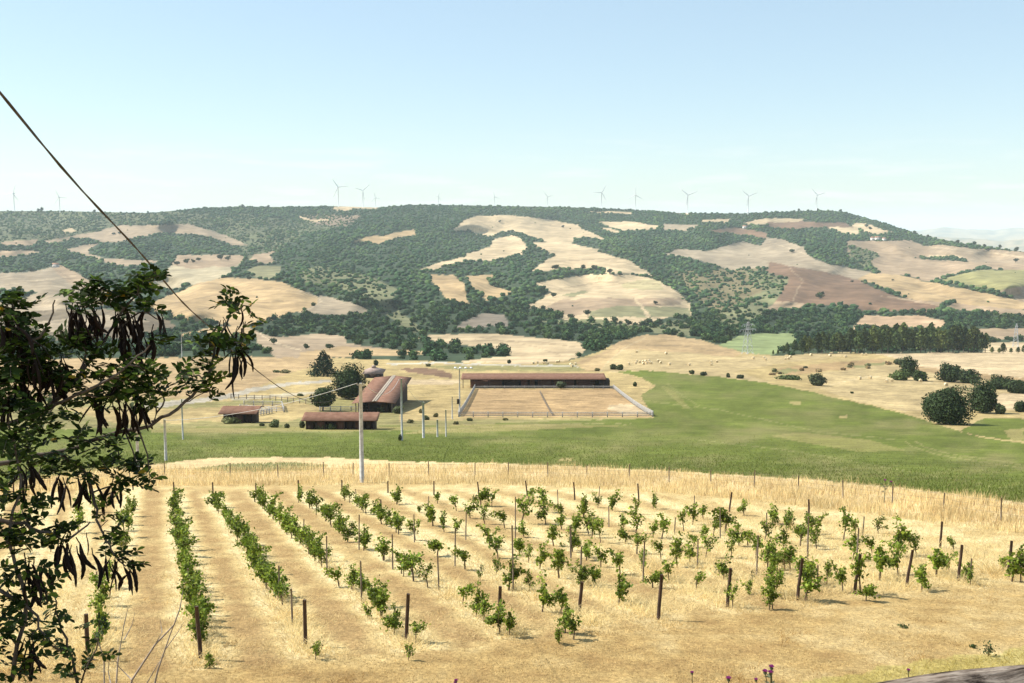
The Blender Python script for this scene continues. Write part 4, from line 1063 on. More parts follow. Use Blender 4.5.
TURB = [(14.5, 193.5, 211, 20, 'first from the left, standing clear of the cable'), (60, 197, 212, -25, 'second from the left, low over the scrubby ridge'), (338.5, 187, 206.5, -35, 'tallest one, above the pale ridge patch'), (363, 190.5, 207.5, -70, 'middle one of three above the pale ridge patch'), (375.5, 197.5, 208, -15, 'smallest of three above the pale ridge patch'),
        (438.5, 196, 205.5, 25, 'alone over the wooded ridge left of the ridge centre'), (494.5, 196.5, 206.5, -10, 'alone over the ridge above the highest pale field'), (547.5, 196.5, 207.5, 80, 'faint one just right of the highest pale field'), (601.5, 192.5, 209, 30, 'in front of a thin cloud, left one'), (635.5, 195, 210.5, 0, 'in front of a thin cloud, right one'),
        (687.5, 195, 213.5, -50, 'over the thin pale strip on the ridge'), (748, 196, 214, 70, 'above the pale field strip left of the right summit'), (816.5, 195, 211.5, 75, 'on the wooded right summit')]
tb = make_turbine()
tkids = KIDS[tb.name]
for i, (x, vh, vb, ang, lab) in enumerate(TURB):
    p = G(x, vb + .3)
    s = (vb - vh) * mpp(p.y) / 63
    lab = 'white wind turbine on the ridge, ' + lab
    if i == 0:
        o = tb; o['label'] = lab; o['group'] = 'wind turbines along the ridge'; ch = tkids
    else:
        o = tb.copy(); col.objects.link(o); o['label'] = lab
        ch = []
        for c in tkids:
            d = c.copy(); col.objects.link(d); d.parent = o; ch.append(d)
    o.location = p; o.scale = (s, s, s); o.rotation_euler = (0, 0, R((i * 37) % 30 - 15))
    for k, c in enumerate(ch[2:]): c.rotation_euler = (0, R(ang + 120 * k), 0)

# ------------------------------------------------------------------ lattice pylons
def make_pylon():
    root = thing('pylon', '', 'pylon')
    a = MB()
    H_ = 24.0
    def half(z): return 2.6 * (1 - z / H_) ** 1.0 * .85 + .4
    zs = [0, 5, 9.5, 13.5, 17, 20, 22.5, H_]
    for sx in (-1, 1):
        for sy in (-1, 1):
            a.tube([(sx * half(z), sy * half(z), z - (1 if z == 0 else 0)) for z in zs], .13, 4)
    for i in range(len(zs) - 1):
        z0, z1 = zs[i], zs[i + 1]; h0, h1 = half(z0), half(z1)
        for s in (-1, 1):
            a.tube([(-h0, s * h0, z0), (h1, s * h1, z1)], .08, 4); a.tube([(h0, s * h0, z0), (-h1, s * h1, z1)], .08, 4)
            a.tube([(s * h0, -h0, z0), (s * h1, h1, z1)], .08, 4); a.tube([(s * h0, h0, z0), (s * h1, -h1, z1)], .08, 4)
    b1 = a.build('lattice_mast', M['steel'], root)
    c = MB()
    for z, L in ((18, 6.5), (21.5, 5.0)):
        c.tube([(-L, 0, z), (L, 0, z)], .13, 4)
        c.tube([(-L, 0, z), (0, 0, z + 1.4), (L, 0, z)], .08, 4)
        for x in (-L, -L * .55, L * .55, L): c.tube([(x, 0, z), (x, 0, z - 1.2)], .12, 5)
    b2 = c.build('cross_arms', M['steel'], root)
    KIDS[root.name] = [b1, b2]
    return root
py = make_pylon()
p = G(747.5, 354); s = 33 * mpp(p.y) / 24
py.location = p; py.scale = (s * 1.15, s * 1.15, s); py.rotation_euler = (0, 0, .5)
py['label'] = 'steel lattice pylon beside the pale green field'; py['group'] = 'lattice pylons'
p = G(1015.5, 347); s = 24 * mpp(p.y) / 24
dup(py, p, .9, s, 'steel lattice pylon behind the low pines at the right edge', 'lattice pylons')

# ------------------------------------------------------------------ hay bales
def make_bale():
    root = thing('straw_bale', '', 'straw bale')
    b = MB()
    n = 20; L = .62; r = .68
    prof = [(-L, r * .94), (-L * .9, r), (0, r * 1.01), (L * .9, r), (L, r * .94)]
    V, F = [], []
    for x, q in prof:
        for k in range(n):
            th = 2 * math.pi * k / n
            V.append((x, q * math.cos(th), max(r + q * math.sin(th), .03)))
    for i in range(4):
        for k in range(n): F.append((i * n + k, i * n + (k + 1) % n, (i + 1) * n + (k + 1) % n, (i + 1) * n + k))
    b.add(V, F)
    o1 = b.build('wrapped_side', M['bale'], root, True)
    e = MB()
    for sx in (-1, 1):
        for j, q in enumerate((r * .935, r * .6, r * .3)):
            ring = [(sx * (L + .002 + j * .008), q * math.cos(2 * math.pi * k / n), max(r + q * math.sin(2 * math.pi * k / n), .03)) for k in range(n)]
            e.add(ring, [tuple(range(n)) if sx > 0 else tuple(reversed(range(n)))])
    o2 = e.build('end_face', M['bale_end'], root)
    KIDS[root.name] = [o1, o2]
    return root
bale = make_bale()
def z5(x, y): return (570 + x * .2246, 325 + y * .2246)
BA = [('on the hay slope of the golden hillock', [z5(297, 124), z5(428, 131), z5(296, 166), z5(291, 174), z5(260, 178), z5(311, 170), z5(325, 168), z5(337, 166), z5(349, 164), z5(327, 177), z5(340, 174), z5(353, 172), z5(362, 175), z5(393, 164), z5(404, 172), z5(442, 179), z5(530, 181), z5(627, 170), z5(629, 181), z5(655, 168)]),
      ('along the top rim below the pine wood', [z5(815, 152), z5(862, 151), z5(870, 158), z5(960, 157), z5(973, 154), z5(982, 146), (811, 356), (830, 356.5), (845, 357.5), (862, 355.5), (866, 355.5)]),
      ('on the mown hay field near the big round tree', [(859.5, 379.5), (870, 379), (886.5, 382.5), (892, 382), (920.5, 382), (946, 386), (998.5, 389)]),
      ('in the meadow behind the long stable', [(533, 364), (537, 363.5), (543, 364), (545.5, 364), (548, 364.5), (557, 363), (559, 362.5), (571, 365.5), (575, 365), (572, 367)])]
first = True
for where, pts in BA:
    for i, (x, v) in enumerate(sorted(pts)):
        p = G(x, v); s = max(.9, 2.5 * mpp(p.y) / 1.36 * (1.25 if v > 377 else 1.0))
        lab = f'round bale {where}, {nth(i + 1)} from left'
        if first: bale.location = p; bale.scale = (s,) * 3; bale['label'] = lab; bale['group'] = 'round straw bales'; bale.rotation_euler = (0, 0, .9); first = False
        else: dup(bale, p, .6 + (i * 1.7) % 1.5, s, lab, 'round straw bales')

# ------------------------------------------------------------------ farm buildings
def gable_slab(mb, x0, x1, y0, y1, ze0, zr, ze1, xr, t=.12):
    """two roof slopes over a ridge at x = xr, running along y"""
    for (xa, za, xb, zb) in ((x0, ze0, xr, zr), (xr, zr, x1, ze1)):
        V = [(xa, y0, za), (xb, y0, zb), (xb, y1, zb), (xa, y1, za), (xa, y0, za + t), (xb, y0, zb + t), (xb, y1, zb + t), (xa, y1, za + t)]
        mb.add(V, [(0, 3, 2, 1), (4, 5, 6, 7), (0, 1, 5, 4), (1, 2, 6, 5), (2, 3, 7, 6), (3, 0, 4, 7)])
def corrugated(mb, a, b, c, d, n=40, t=.05):
    """sheet between edge a-b (low) and d-c (high), ribs from low to high"""
    a, b, c, d = map(Vector, (a, b, c, d))
    nv = ((b - a).cross(d - a)).normalized()
    if nv.z < 0: nv = -nv
    V = []
    for i in range(n + 1):
        f = i / n
        off = nv * (t if i % 2 else 0)
        V.append(list(a.lerp(b, f) + off)); V.append(list(d.lerp(c, f) + off))
    for i in range(n + 1):
        f = i / n
        V.append(list(a.lerp(b, f) - nv * .1)); V.append(list(d.lerp(c, f) - nv * .1))
    F = [(2 * i, 2 * i + 2, 2 * i + 3, 2 * i + 1) for i in range(n)]
    o = 2 * (n + 1)
    F += [(o + 2 * i, o + 2 * i + 1, o + 2 * i + 3, o + 2 * i + 2) for i in range(n)]
    F += [(2 * i, o + 2 * i, o + 2 * i + 2, 2 * i + 2) for i in range(n)] + [(2 * i + 1, 2 * i + 3, o + 2 * i + 3, o + 2 * i + 1) for i in range(n)]
    F += [(0, 1, o + 1, o), (2 * n, o + 2 * n, o + 2 * n + 1, 2 * n + 1)]
    mb.add(V, F)

# big barn, gable end towards the viewer
p = G(372, 412.5); yB = p.y; zB = p.z
m = mpp(yB)
Lb = 42.0
barn = thing('barn', 'big barn with red brown gable roof and pale skylight strip', 'barn', p)
wl_, wr_ = (372 - 352) * m, (407 - 372) * m * .68
ze = 10.0 * m; zr = 12.2 * m; xr = 3.5 * m
xl, xr_e = -wl_, 24 * m
wb = MB()
zdrop = gz(p.x, yB + Lb) - zB
for (cx, cy, sx, sy) in ((xl + 1.4, Lb / 2, .25, Lb - 2), (xr_e - 1.3, Lb / 2, .25, Lb - 2), ((xl + xr_e) / 2, Lb - 1, xr_e - xl - 2.8, .25)):
    wb.box((cx, cy, (ze - .15 - 4) / 2), (sx, sy, ze - .15 + 4))
wb.build('wall', M['plank'], barn)
fw = MB()
fw.box(((xl + xr_e) / 2 + .8, 1.2, ze * .5 - .9), (xr_e - xl - 5.4, .2, ze + 1.6)); fw.build('front_wall', M['plank'], barn)
gb = MB(); gb.add([(xl + .6, 1.05, ze - .1), (xr_e - .6, 1.05, ze - .1), (xr, 1.05, zr - .1), (xl + .6, 1.2, ze - .1), (xr_e - .6, 1.2, ze - .1), (xr, 1.2, zr - .1)], [(0, 1, 2), (3, 5, 4), (0, 3, 4, 1), (1, 4, 5, 2), (2, 5, 3, 0)]); gb.build('gable', M['plank_red'], barn)
dr = MB(); dr.box((.6, 1.03, ze * .36), (2.6, .1, ze * .72)); dr.build('door', M['dark'], barn)
for x in (xl + .8, xl + 2.4, xr_e - .9):
    q = MB(); q.box((x, .35, ze / 2 - .5), (.22, .22, ze + .9)); q.build('post', M['post_grey'], barn)
for nm_, x0, x1, za, zb in (('roof', xl, xr, ze, zr), ('roof', xr, xr_e, zr, ze)):
    rf = MB(); 
    if za < zb: corrugated(rf, (x0, -.8, za), (x0, Lb, za), (x1, Lb, zb), (x1, -.8, zb), 60, .05)
    else: corrugated(rf, (x1, -.8, zb), (x1, Lb, zb), (x0, Lb, za), (x0, -.8, za), 60, .05)
    rf.build(nm_, M['roof'], barn)
sk = MB(); gable_slab(sk, xr - .75, xr + .45, -.82, Lb + .02, zr - .10, zr + .03, zr - .04, xr, .06); sk.build('skylight_strip', M['skylight'], barn)

# long open stable behind the riding ground
pa, pb = G(469, 388.2), G(606, 388.2)
yS = (pa.y + pb.y) / 2; zS = (pa.z + pb.z) / 2; mS = mpp(yS)
k_ = k_of(388.0)
Xs = lambda q: yS * (q - 512) / FPX / k_ - pa.x
st = thing('stable', 'long low stable with red brown roof behind the riding ground', 'stable', (pa.x, yS, zS))
L0, L1 = Xs(461), Xs(606.5)
zE, zR_ = 9.2 * mS, 12.2 * mS
rf = MB(); corrugated(rf, (L0, -.2, zE), (L1, -.2, zE), (L1, 9.2, zR_ - .35), (L0, 9.2, zR_ - .35), 110, .06)
rf.build('roof', M['roof'], st)
rb = MB(); corrugated(rb, (L1, 13, zE - .2), (L0, 13, zE - .2), (L0, 9.2, zR_ - .38), (L1, 9.2, zR_ - .38), 110, .06)
rb.build('roof', M['roof'], st)
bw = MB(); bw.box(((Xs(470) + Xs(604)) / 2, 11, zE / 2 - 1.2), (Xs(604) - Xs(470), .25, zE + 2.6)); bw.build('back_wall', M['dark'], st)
for q0, q1 in ((470, 502), (504, 519), (521, 528), (530, 535), (538, 552), (554, 575), (577, 596)):
    a, b = Xs(q0), Xs(q1)
    s_ = MB(); s_.box(((a + b) / 2, 4.2, zE * .33 - .6), (b - a, .15, zE * .66 + 1.2)); 
    s_.build('stall_front', M['plank_red'] if (q0 % 3) else M['plank'], st)
for i in range(12):
    q = Xs(463 + i * (604 - 463) / 11)
    s_ = MB(); s_.box((q, .5, zE / 2 - .6), (.24, .24, zE + 1.2)); s_.build('post', M['post_grey'] if i == 0 else M['plank'], st)
for i in range(7):
    q = Xs(470 + i * (604 - 470) / 6.0)
    s_ = MB(); s_.box((q, 7.6, zE / 2 - .6), (.15, 6.6, zE + 1.0)); s_.build('partition', M['plank'], st)
s_ = MB(); s_.box((Xs(605), 3.2, 1.0), (Xs(612) - Xs(602), 5, 3)); s_.build('lean_to', M['dark'], st)

# small sheds
def shed(px0, px1, vb, hpx, depth, roofv, label, name='shed', bays=3, over=1.0, step=0):
    a, b = G(px0, vb), G(px1, vb)
    y = (a.y + b.y) / 2; z = min(a.z, b.z); m = mpp(y); L = b.x - a.x; h = hpx * m
    t = thing(name, label, 'shed', (a.x, y, z))
    r = MB(); corrugated(r, (-over, -over * .9, h), (L + over, -over * .9, h), (L + over, depth * .62, h + roofv * m), (-over, depth * .62, h + roofv * m), 36, .05); r.build('roof', M['roof'], t)
    r = MB(); corrugated(r, (L + over, depth + .5, h + roofv * m * .45), (-over, depth + .5, h + roofv * m * .45), (-over, depth * .62, h + roofv * m - .03), (L + over, depth * .62, h + roofv * m - .03), 36, .05); r.build('roof', M['roof'], t)
    w = MB()
    w.box((0.1, depth / 2, h / 2 - .4), (.18, depth - .2, h + .7)); w.box((L - .1, depth / 2, h / 2 - .4), (.18, depth - .2, h + .7)); w.box((L / 2, depth - .2, h / 2 - .4), (L - .2, .18, h + .7))
    w.build('wall', M['plank'], t)
    for i in range(bays):
        x0, x1 = L * i / bays, L * (i + 1) / bays
        f = MB(); f.box(((x0 + x1) / 2 - .05, .25 + .01 * i, h * .46 - .4), ((x1 - x0) * (.8 if i % 2 else .62), .12, h * .92 + .3)); f.build('front_boards', M['plank_red'] if i % 2 else M['plank'], t)
    for i in range(bays + 1):
        f = MB(); f.box((L * i / bays, -.25, h / 2 - .4), (.16, .16, h + .75)); f.build('post', M['plank'], t)
    return t
shed(224, 253.5, 423, 10.5, 5.0, 4.6, 'small wooden shed with red brown roof and open yard behind', over=1.0)
shed(306, 374, 429.5, 10.5, 4.6, 5.0, 'long low wooden shed with red brown roof in front of the barn', bays=7, over=.8)
# hut with pyramid roof behind the barn
pH = G(372.5, 378); mH = mpp(pH.y)
hut = thing('hut', 'small hut with faded pyramid roof behind the big barn', 'hut', pH)
w = MB(); w.box((0, 4, 4.2 * mH / 2 - .5), (17 * mH, 8, 4.2 * mH + 1)); w.build('wall', M['plank'], hut)
r = MB(); hw = 10.8 * mH; zz = 4.4 * mH
r.add([(-hw, -1, zz), (hw, -1, zz), (hw, 9.5, zz + .3), (-hw, 9.5, zz + .3), (-.8, 4, zz + 5.2 * mH), (.8, 4, zz + 5.2 * mH)], [(0, 1, 5, 4), (1, 2, 5), (2, 3, 4, 5), (3, 0, 4), (0, 3, 2, 1)]); r.build('roof', M['roof_old'], hut)
r = MB(); r.box((0, 4, zz + 5.6 * mH), (1.4, 1.4, .9)); r.build('roof_vent', M['roof_old'], hut)
for sx in (-.6, .6):
    q = MB(); q.box((sx * hw * .8, -.02, 1.0), (1.2, .1, 1.3)); q.build('window', M['glass'], hut)
# far farmhouses
def house(px, v, wpx, hpx, label, rz=.2):
    p = G(px, v); m = mpp(p.y); w_, h_ = wpx * m, hpx * m
    t = thing('farmhouse', label, 'house', p, rz, 'distant farmhouses')
    b = MB(); b.box((0, 4, h_ * .35 - 1), (w_, 8, h_ * .7 + 2)); b.build('wall', M['plaster'], t)
    r = MB(); r.add([(-w_ * .55, -.6, h_ * .7), (w_ * .55, -.6, h_ * .7), (w_ * .55, 8.6, h_ * .7), (-w_ * .55, 8.6, h_ * .7), (-w_ * .55, 4, h_ * 1.05), (w_ * .55, 4, h_ * 1.05)], [(0, 1, 5, 4), (2, 3, 4, 5), (0, 4, 3), (1, 2, 5), (0, 3, 2, 1)]); r.build('roof', M['clay'], t)
    for sx in (-.25, .25):
        q = MB(); q.box((w_ * sx, -.04, h_ * .38), (w_ * .14, .12, h_ * .2)); q.build('window', M['glass'], t)
house(873.5, 240.5, 3.5, 3.6, 'tiny white farmhouse under the right summit, left one')
house(878.5, 240.3, 5, 3.8, 'tiny white farmhouse under the right summit, wide middle one')
house(885, 240.8, 3, 3.2, 'tiny white farmhouse under the right summit, right one')
house(55.5, 267.5, 6, 4.2, 'tiny lone farmhouse at the wood edge on the left hill')
house(745.5, 228.5, 4, 3.2, 'tiny farmhouse on the slope under the ridge turbines')
house(62, 236, 0.1, 0.1, 'x') if False else None

# ------------------------------------------------------------------ fences
def rail_fence(pts, label, hgt=1.3, step=3.0, mat='rail', rails=(.55, 1.15), pr=.09, rr=.06, group=None, thick=None, name='rail_fence'):
    W_ = [G(*q) for q in pts]
    t = thing(name, label, 'fence', W_[0], group=group)
    o0 = W_[0]
    P_ = []
    for a, b in zip(W_[:-1], W_[1:]):
        n = max(1, int(round((b - a).length / step)))
        for i in range(n): 
            q = a.lerp(b, i / n); q.z = gz(q.x, q.y); P_.append(q)
    P_.append(W_[-1])
    for q in P_:
        mb = MB(); l = q - o0
        mb.box((l.x, l.y, l.z + hgt / 2 - .2), (pr * 2, pr * 2, hgt + .4)); mb.build('post', M[mat], t)
    for rz_ in rails:
        mb = MB(); mb.tube([(q - o0) + Vector((0, -.12, rz_ * hgt / 1.3)) for q in P_], rr, 6); mb.build('rail', M[mat], t)
    return t
rail_fence([(458.5, 417), (652.5, 417)], 'greyish rail fence along the near side of the riding ground', 1.25, 3.2, 'rail', (.45, .8, 1.15), .10, .08)
rail_fence([(653, 416.5), (613.5, 388.6)], 'whitish rail fence up the right side of the riding ground', 1.3, 3.0, 'rail', (.35, .65, .95, 1.2), .10, .075)
rail_fence([(458.5, 416.5), (475, 388.8)], 'rail fence up the left side of the riding ground by the lamp pole', 1.4, 3.0, 'rail', (.35, .65, .95, 1.2), .10, .07)
rail_fence([(553, 416), (540, 393)], 'low rail dividing the riding ground down its middle', .8, 3.4, 'post_grey', (.4, .9), .08, .06)
rail_fence([(475, 389.2), (613, 389.2)], 'thin rail fence along the front of the long stable', 1.1, 3.2, 'rail', (.5, 1.0, 1.15), .09, .08)
rail_fence([(231, 398.5), (270, 400), (312, 404.5)], 'weathered paddock fence beside the gravel track', 1.3, 2.6, 'post_grey', (.5, 1.1), .09, .06)
rail_fence([(240, 409.5), (284, 412.5), (282, 406), (244, 405.5)], 'pale pen fence in the yard behind the small shed', 1.3, 2.6, 'rail', (.4, .8, 1.15), .1, .08)
rail_fence([(258, 416), (272, 413)], 'short pale fence beside the shadow of the small shed', 1.2, 2.4, 'rail', (.4, .8, 1.15), .1, .08)
rail_fence([(320, 411.5), (382, 411)], 'pale fence running behind the long low shed to the barn', 1.3, 2.6, 'rail', (.4, .8, 1.15), .1, .08)

# thin post-and-wire fence along the tall dry grass
wf = thing('wire_fence', 'thin post and wire fence in the tall dry grass beyond the vines', 'fence', (0, 0, 0))
FP = [(40, 487), (85, 483), (130, 479), (165, 477), (230, 478), (278, 478), (324, 478), (353, 477), (389, 477), (429, 477), (475, 477), (508, 477), (548, 478), (587, 479), (629, 480), (669, 482), (711, 485), (754, 488), (798, 492), (843, 498), (892, 505), (943, 512), (1001, 521), (1050, 529)]
tops = []
for i, q in enumerate(FP):
    g = G(*q); mb = MB(); hh = 1.35 + .12 * math.sin(i * 2.3)
    lean = .05 * math.sin(i * 1.9)
    mb.tube([(g.x, g.y, g.z - .3), (g.x + lean, g.y, g.z + hh)], .045, 6); mb.build('post', M['post_grey'], wf)
    tops.append(Vector((g.x, g.y, g.z)))
for hz_ in (.5, .85, 1.2):
    mb = MB(); pts = []
    for a, b in zip(tops[:-1], tops[1:]):
        for k in range(3): 
            q = a.lerp(b, k / 3); q.z += hz_ - (.05 if k else 0); pts.append(q)
    mb.tube(pts, .006, 4); mb.build('wire', M['post_grey'], wf)

# ------------------------------------------------------------------ poles and wires
def pole(px, vt, vb, r0, r1, label, mat='concrete', name='utility_pole', bits=()):
    g = G(px, vb); h = (vb - vt) * mpp(g.y) * 1.0
    t = thing(name, label, 'pole', g)
    mb = MB(); mb.tube([(0, 0, -.8), (0, 0, h * .5), (0, 0, h)], [r0, (r0 + r1) / 2, r1], 12); mb.build('shaft', M[mat], t, True)
    if 'ins' in bits:
        for sx, dz in ((-.28, -.15), (.28, -.15), (0.3, -.75)):
            b = MB(); b.tube([(0, 0, h + dz), (sx, -.05, h + dz), (sx, -.05, h + dz + .16)], [.03, .03, .05], 6); b.build('insulator', M['concrete'], t)
    if 'lamp' in bits:
        b = MB(); b.box((.9, 0, h - .1), (4.2, .12, .12)); b.build('crossarm', M['steel'], t)
        for sx in (-.9, .2, 1.4, 2.6):
            b = MB(); b.box((sx, -.12, h + .05), (.5, .32, .32), rx=.3); b.build('floodlight', M['white'], t)
        b = MB(); b.box((-.35, -.1, h * .32), (.5, .4, 1.1)); b.build('switch_box', M['dark'], t)
    return t, g, h
P1, g1, h1 = pole(362, 380, 482.5, .20, .14, 'tall pale concrete pole rising from the dry grass beyond the vines', bits=('ins',))
P2, g2, h2 = pole(402, 377, 440.5, .15, .11, 'tall grey pole right of the barn with weeds at its foot', bits=('ins',))
P3, g3, h3 = pole(423.5, 401, 438, .19, .16, 'stout short concrete post right of the second tall pole', name='short_pole')
P4, g4, h4 = pole(437.5, 419, 437, .14, .12, 'shortest concrete post in the cluster left of the riding ground', name='short_pole')
P5, g5, h5 = pole(446, 409, 436.5, .11, .09, 'thin middling post in the cluster left of the riding ground', name='short_pole')
P6, g6, h6 = pole(452.3, 396, 419, .13, .1, 'thin grey post standing beside the corner of the riding ground', name='short_pole')
P7, g7, h7 = pole(459.7, 367, 417, .18, .13, 'lamp pole with a row of white floodlights at the riding ground corner', name='lamp_pole', bits=('lamp',))
P8, g8, h8 = pole(166, 418, 461, .16, .12, 'grey pole behind the dark pod branches beside the green field edge')
P9, g9, h9 = pole(183, 398, 439.5, .12, .09, 'slender grey pole farther left in the green field below the track')
P10, g10, h10 = pole(138.5, 428, 474, .16, .12, 'pale pole mostly hidden behind the hanging pods')
P11, g11, h11 = pole(182, 330, 357, .2, .15, 'faint pole on the far rim of the golden field')
def wire(name, label, a, b, sag, r, mat, n=14):
    a, b = Vector(a), Vector(b)
    pts = []
    for i in range(n + 1):
        f = i / n; q = a.lerp(b, f); q.z -= sag * 4 * f * (1 - f); pts.append(q)
    mb = MB(); mb.tube(pts, r, 5); return tag(mb.build(name, M[mat]), label, 'wire')
T = lambda g, h, dx=0, dz=0: (g.x + dx, g.y - .05, g.z + h + dz)
wire('overhead_wire', 'pale overhead wire from the concrete pole out to the hidden pole on the left', T(g1, h1, -.28, .0), T(g8, h8, 0, -.1), .7, .02, 'cable_pale')
wire('overhead_wire', 'pale overhead wire linking the concrete pole to the pole beside the barn', T(g1, h1, .28, 0), T(g2, h2, -.28, 0), 1.5, .022, 'cable_pale')
wire('overhead_wire', 'thin overhead wire from the second tall pole down to the short posts', T(g2, h2, .28, 0), T(g3, h3, 0, 0), .8, .02, 'cable_pale')
# the long dark cable coming from beside the viewpoint
ys = np.array([-4, 0.5, 2.2, 4.3, 9.4, 12.4, 23.3, 31.6, 52, 84.0])
zs = np.array([2.9, 1.62, 1.12, .50, -.9, -1.62, -3.88, -5.3, -8.4, g1.z + h1 - .75 + .0])
yy = np.concatenate([np.arange(-4, 12, .35), np.arange(12, 84.01, 1.5)])
def smooth_interp(x, xp, fp):
    mslope = np.gradient(fp, xp)
    i = np.clip(np.searchsorted(xp, x) - 1, 0, len(xp) - 2)
    h = xp[i + 1] - xp[i]; t = (x - xp[i]) / h
    return (2 * t**3 - 3 * t**2 + 1) * fp[i] + (t**3 - 2 * t**2 + t) * h * mslope[i] + (-2 * t**3 + 3 * t**2) * fp[i + 1] + (t**3 - t**2) * h * mslope[i + 1]
zz_ = smooth_interp(yy, ys, zs)
x_at = np.interp(yy, [-4, 84], [-2 + .1217 * 8.3, g1.x - .0])
_xl = -2 - (g1.x + 2) / (84 - 4.3) * 4.3
x_at = -2 + (g1.x + .3 + 2) / (84 - 4.3) * (yy - 4.3)
mb = MB()
tw = .003
for k in range(2):
    ph = k * math.pi
    mb.tube([(x_at[i] + tw * math.cos(yy[i] * 5 + ph), yy[i], zz_[i] + tw * math.sin(yy[i] * 5 + ph) + .012 * math.sin(yy[i] * 2.1)) for i in range(len(yy))], .004, 6)
tag(mb.build('cable', M['cable']), 'long twisted dark cable sagging across the sky towards the concrete pole', 'cable')

# ------------------------------------------------------------------ vineyard: posts
def stake(px, vt, vb, r, label, mat, lean=0.0, name='vineyard_post', group=None):
    g = G(px, vb); h = (vb - vt) * mpp(g.y) * 1.03
    mb = MB(); k = .012
    mb.tube([(0, 0, -.3), (lean * .3, k, h * .3), (lean * .7, 0, h * .7), (lean, k, h)], [r * 1.05, r, r * .97, r * .92], 8)
    o = mb.build(name, M[mat]); o.location = g
    return tag(o, label, 'post', group)
NEARP = [(88, 612, 660, 0), (201, 604, 659, -.08), (305.5, 598, 646, .0), (406, 592, 641, .08), (499, 585, 628, .04), (579, 581, 612, .1), (658, 573, 620, .1), (727, 567, 607, .1), (797, 557, 600, .15), (854, 553, 594, .18), (906, 549, 587, .2), (958, 544, 581, .1), (1008, 540, 577, .08)]
for i, (x, vt, vb, ln) in enumerate(NEARP):
    stake(x, vt, vb, .058, f'dark wooden end post at the near edge of the vineyard, {nth(i + 1)} from the left', 'post_dark', ln, 'end_post', 'dark end posts of the vine rows')
FARP = [(14, 483, 499, 0), (133, 477, 490, 0), (174, 482, 494, 0), (213, 482, 496, 0), (256, 483, 493, 0), (298.5, 480, 492, 0), (342, 480, 492, 0), (388, 481, 493, 0), (434, 481, 495, 0), (479, 481.5, 495, -.1), (527.5, 480.5, 496, -.15), (575, 482, 500, -.1), (639, 483.5, 501, -.1), (729, 492, 512, .15), (809, 499, 523, -.05), (940, 521, 548, .05)]
for i, (x, vt, vb, ln) in enumerate(FARP):
    stake(x, vt, vb, .055, f'brown end post at the far edge of the vineyard, {nth(i + 1)} from the left', 'post_dark', ln, 'end_post', 'far end posts of the vine rows')
def zc(x0):
    return lambda x, y: (x0 + x * .3265, 460 + y * .3265)
z1, z2, z3, z4, z5_ = zc(0), zc(150), zc(340), zc(560), zc(768)
MID = []
for zf, L in ((z1, [(105, 110, 155), (152, 205, 255), (300, 340, 400), (240, 120, 190), (70, 135, 175)]),
              (z2, [(290, 190, 235), (325, 240, 290), (397, 320, 432), (436, 390, 505), (542, 230, 352), (648, 306, 432), (640, 165, 275), (743, 225, 335), (503, 90, 125), (118, 330, 400), (632, 88, 120), (708, 120, 170), (470, 180, 250)]),
              (z3, [(385, 158, 245), (352, 205, 325), (228, 165, 252), (162, 225, 335), (58, 170, 270), (303, 290, 400), (531, 195, 400), (537, 110, 250), (270, 110, 160), (408, 105, 145), (668, 90, 145), (708, 200, 300), (736, 270, 380), (128, 120, 150)]),
              (z4, [(119, 80, 118), (150, 140, 205), (33, 200, 300), (62, 262, 372), (254, 245, 375), (350, 175, 230), (421, 240, 332), (491, 150, 240), (602, 228, 352), (632, 160, 230), (757, 180, 310), (410, 108, 160)]),
              (z5_, [(122, 170, 300), (230, 140, 190), (290, 172, 230), (270, 205, 330), (418, 200, 260), (150, 320, 400), (620, 300, 365)])):
    MID += [(*zf(x, a), zf(x, b)[1]) for x, a, b in L]

def row_of(x, y):
    best = (9e9, 0, 0)
    for i, (a, b) in enumerate(ROW_W):
        d = b - a; L = d.xy.length
        q = abs((x - a.x) * -d.y / L + (y - a.y) * d.x / L)
        s = ((x - a.x) * d.x + (y - a.y) * d.y) / L
        if q < best[0]: best = (q, i, s)
    return best[1], best[2]
ml = {}
for (x, vt, vb) in MID:
    g = G(x, vb); r, s = row_of(g.x, g.y); ml.setdefault(r, []).append((s, x, vt, vb))
for r in sorted(ml):
    for j, (s, x, vt, vb) in enumerate(sorted(ml[r])):
        stake(x, vt, vb, .032, f'thin grey stake within vine row {nth(r + 1)} from the left, {nth(j + 1)} stake from its near end', 'post_grey', .05 * math.sin(x), 'vine_stake', 'thin stakes inside the vine rows')
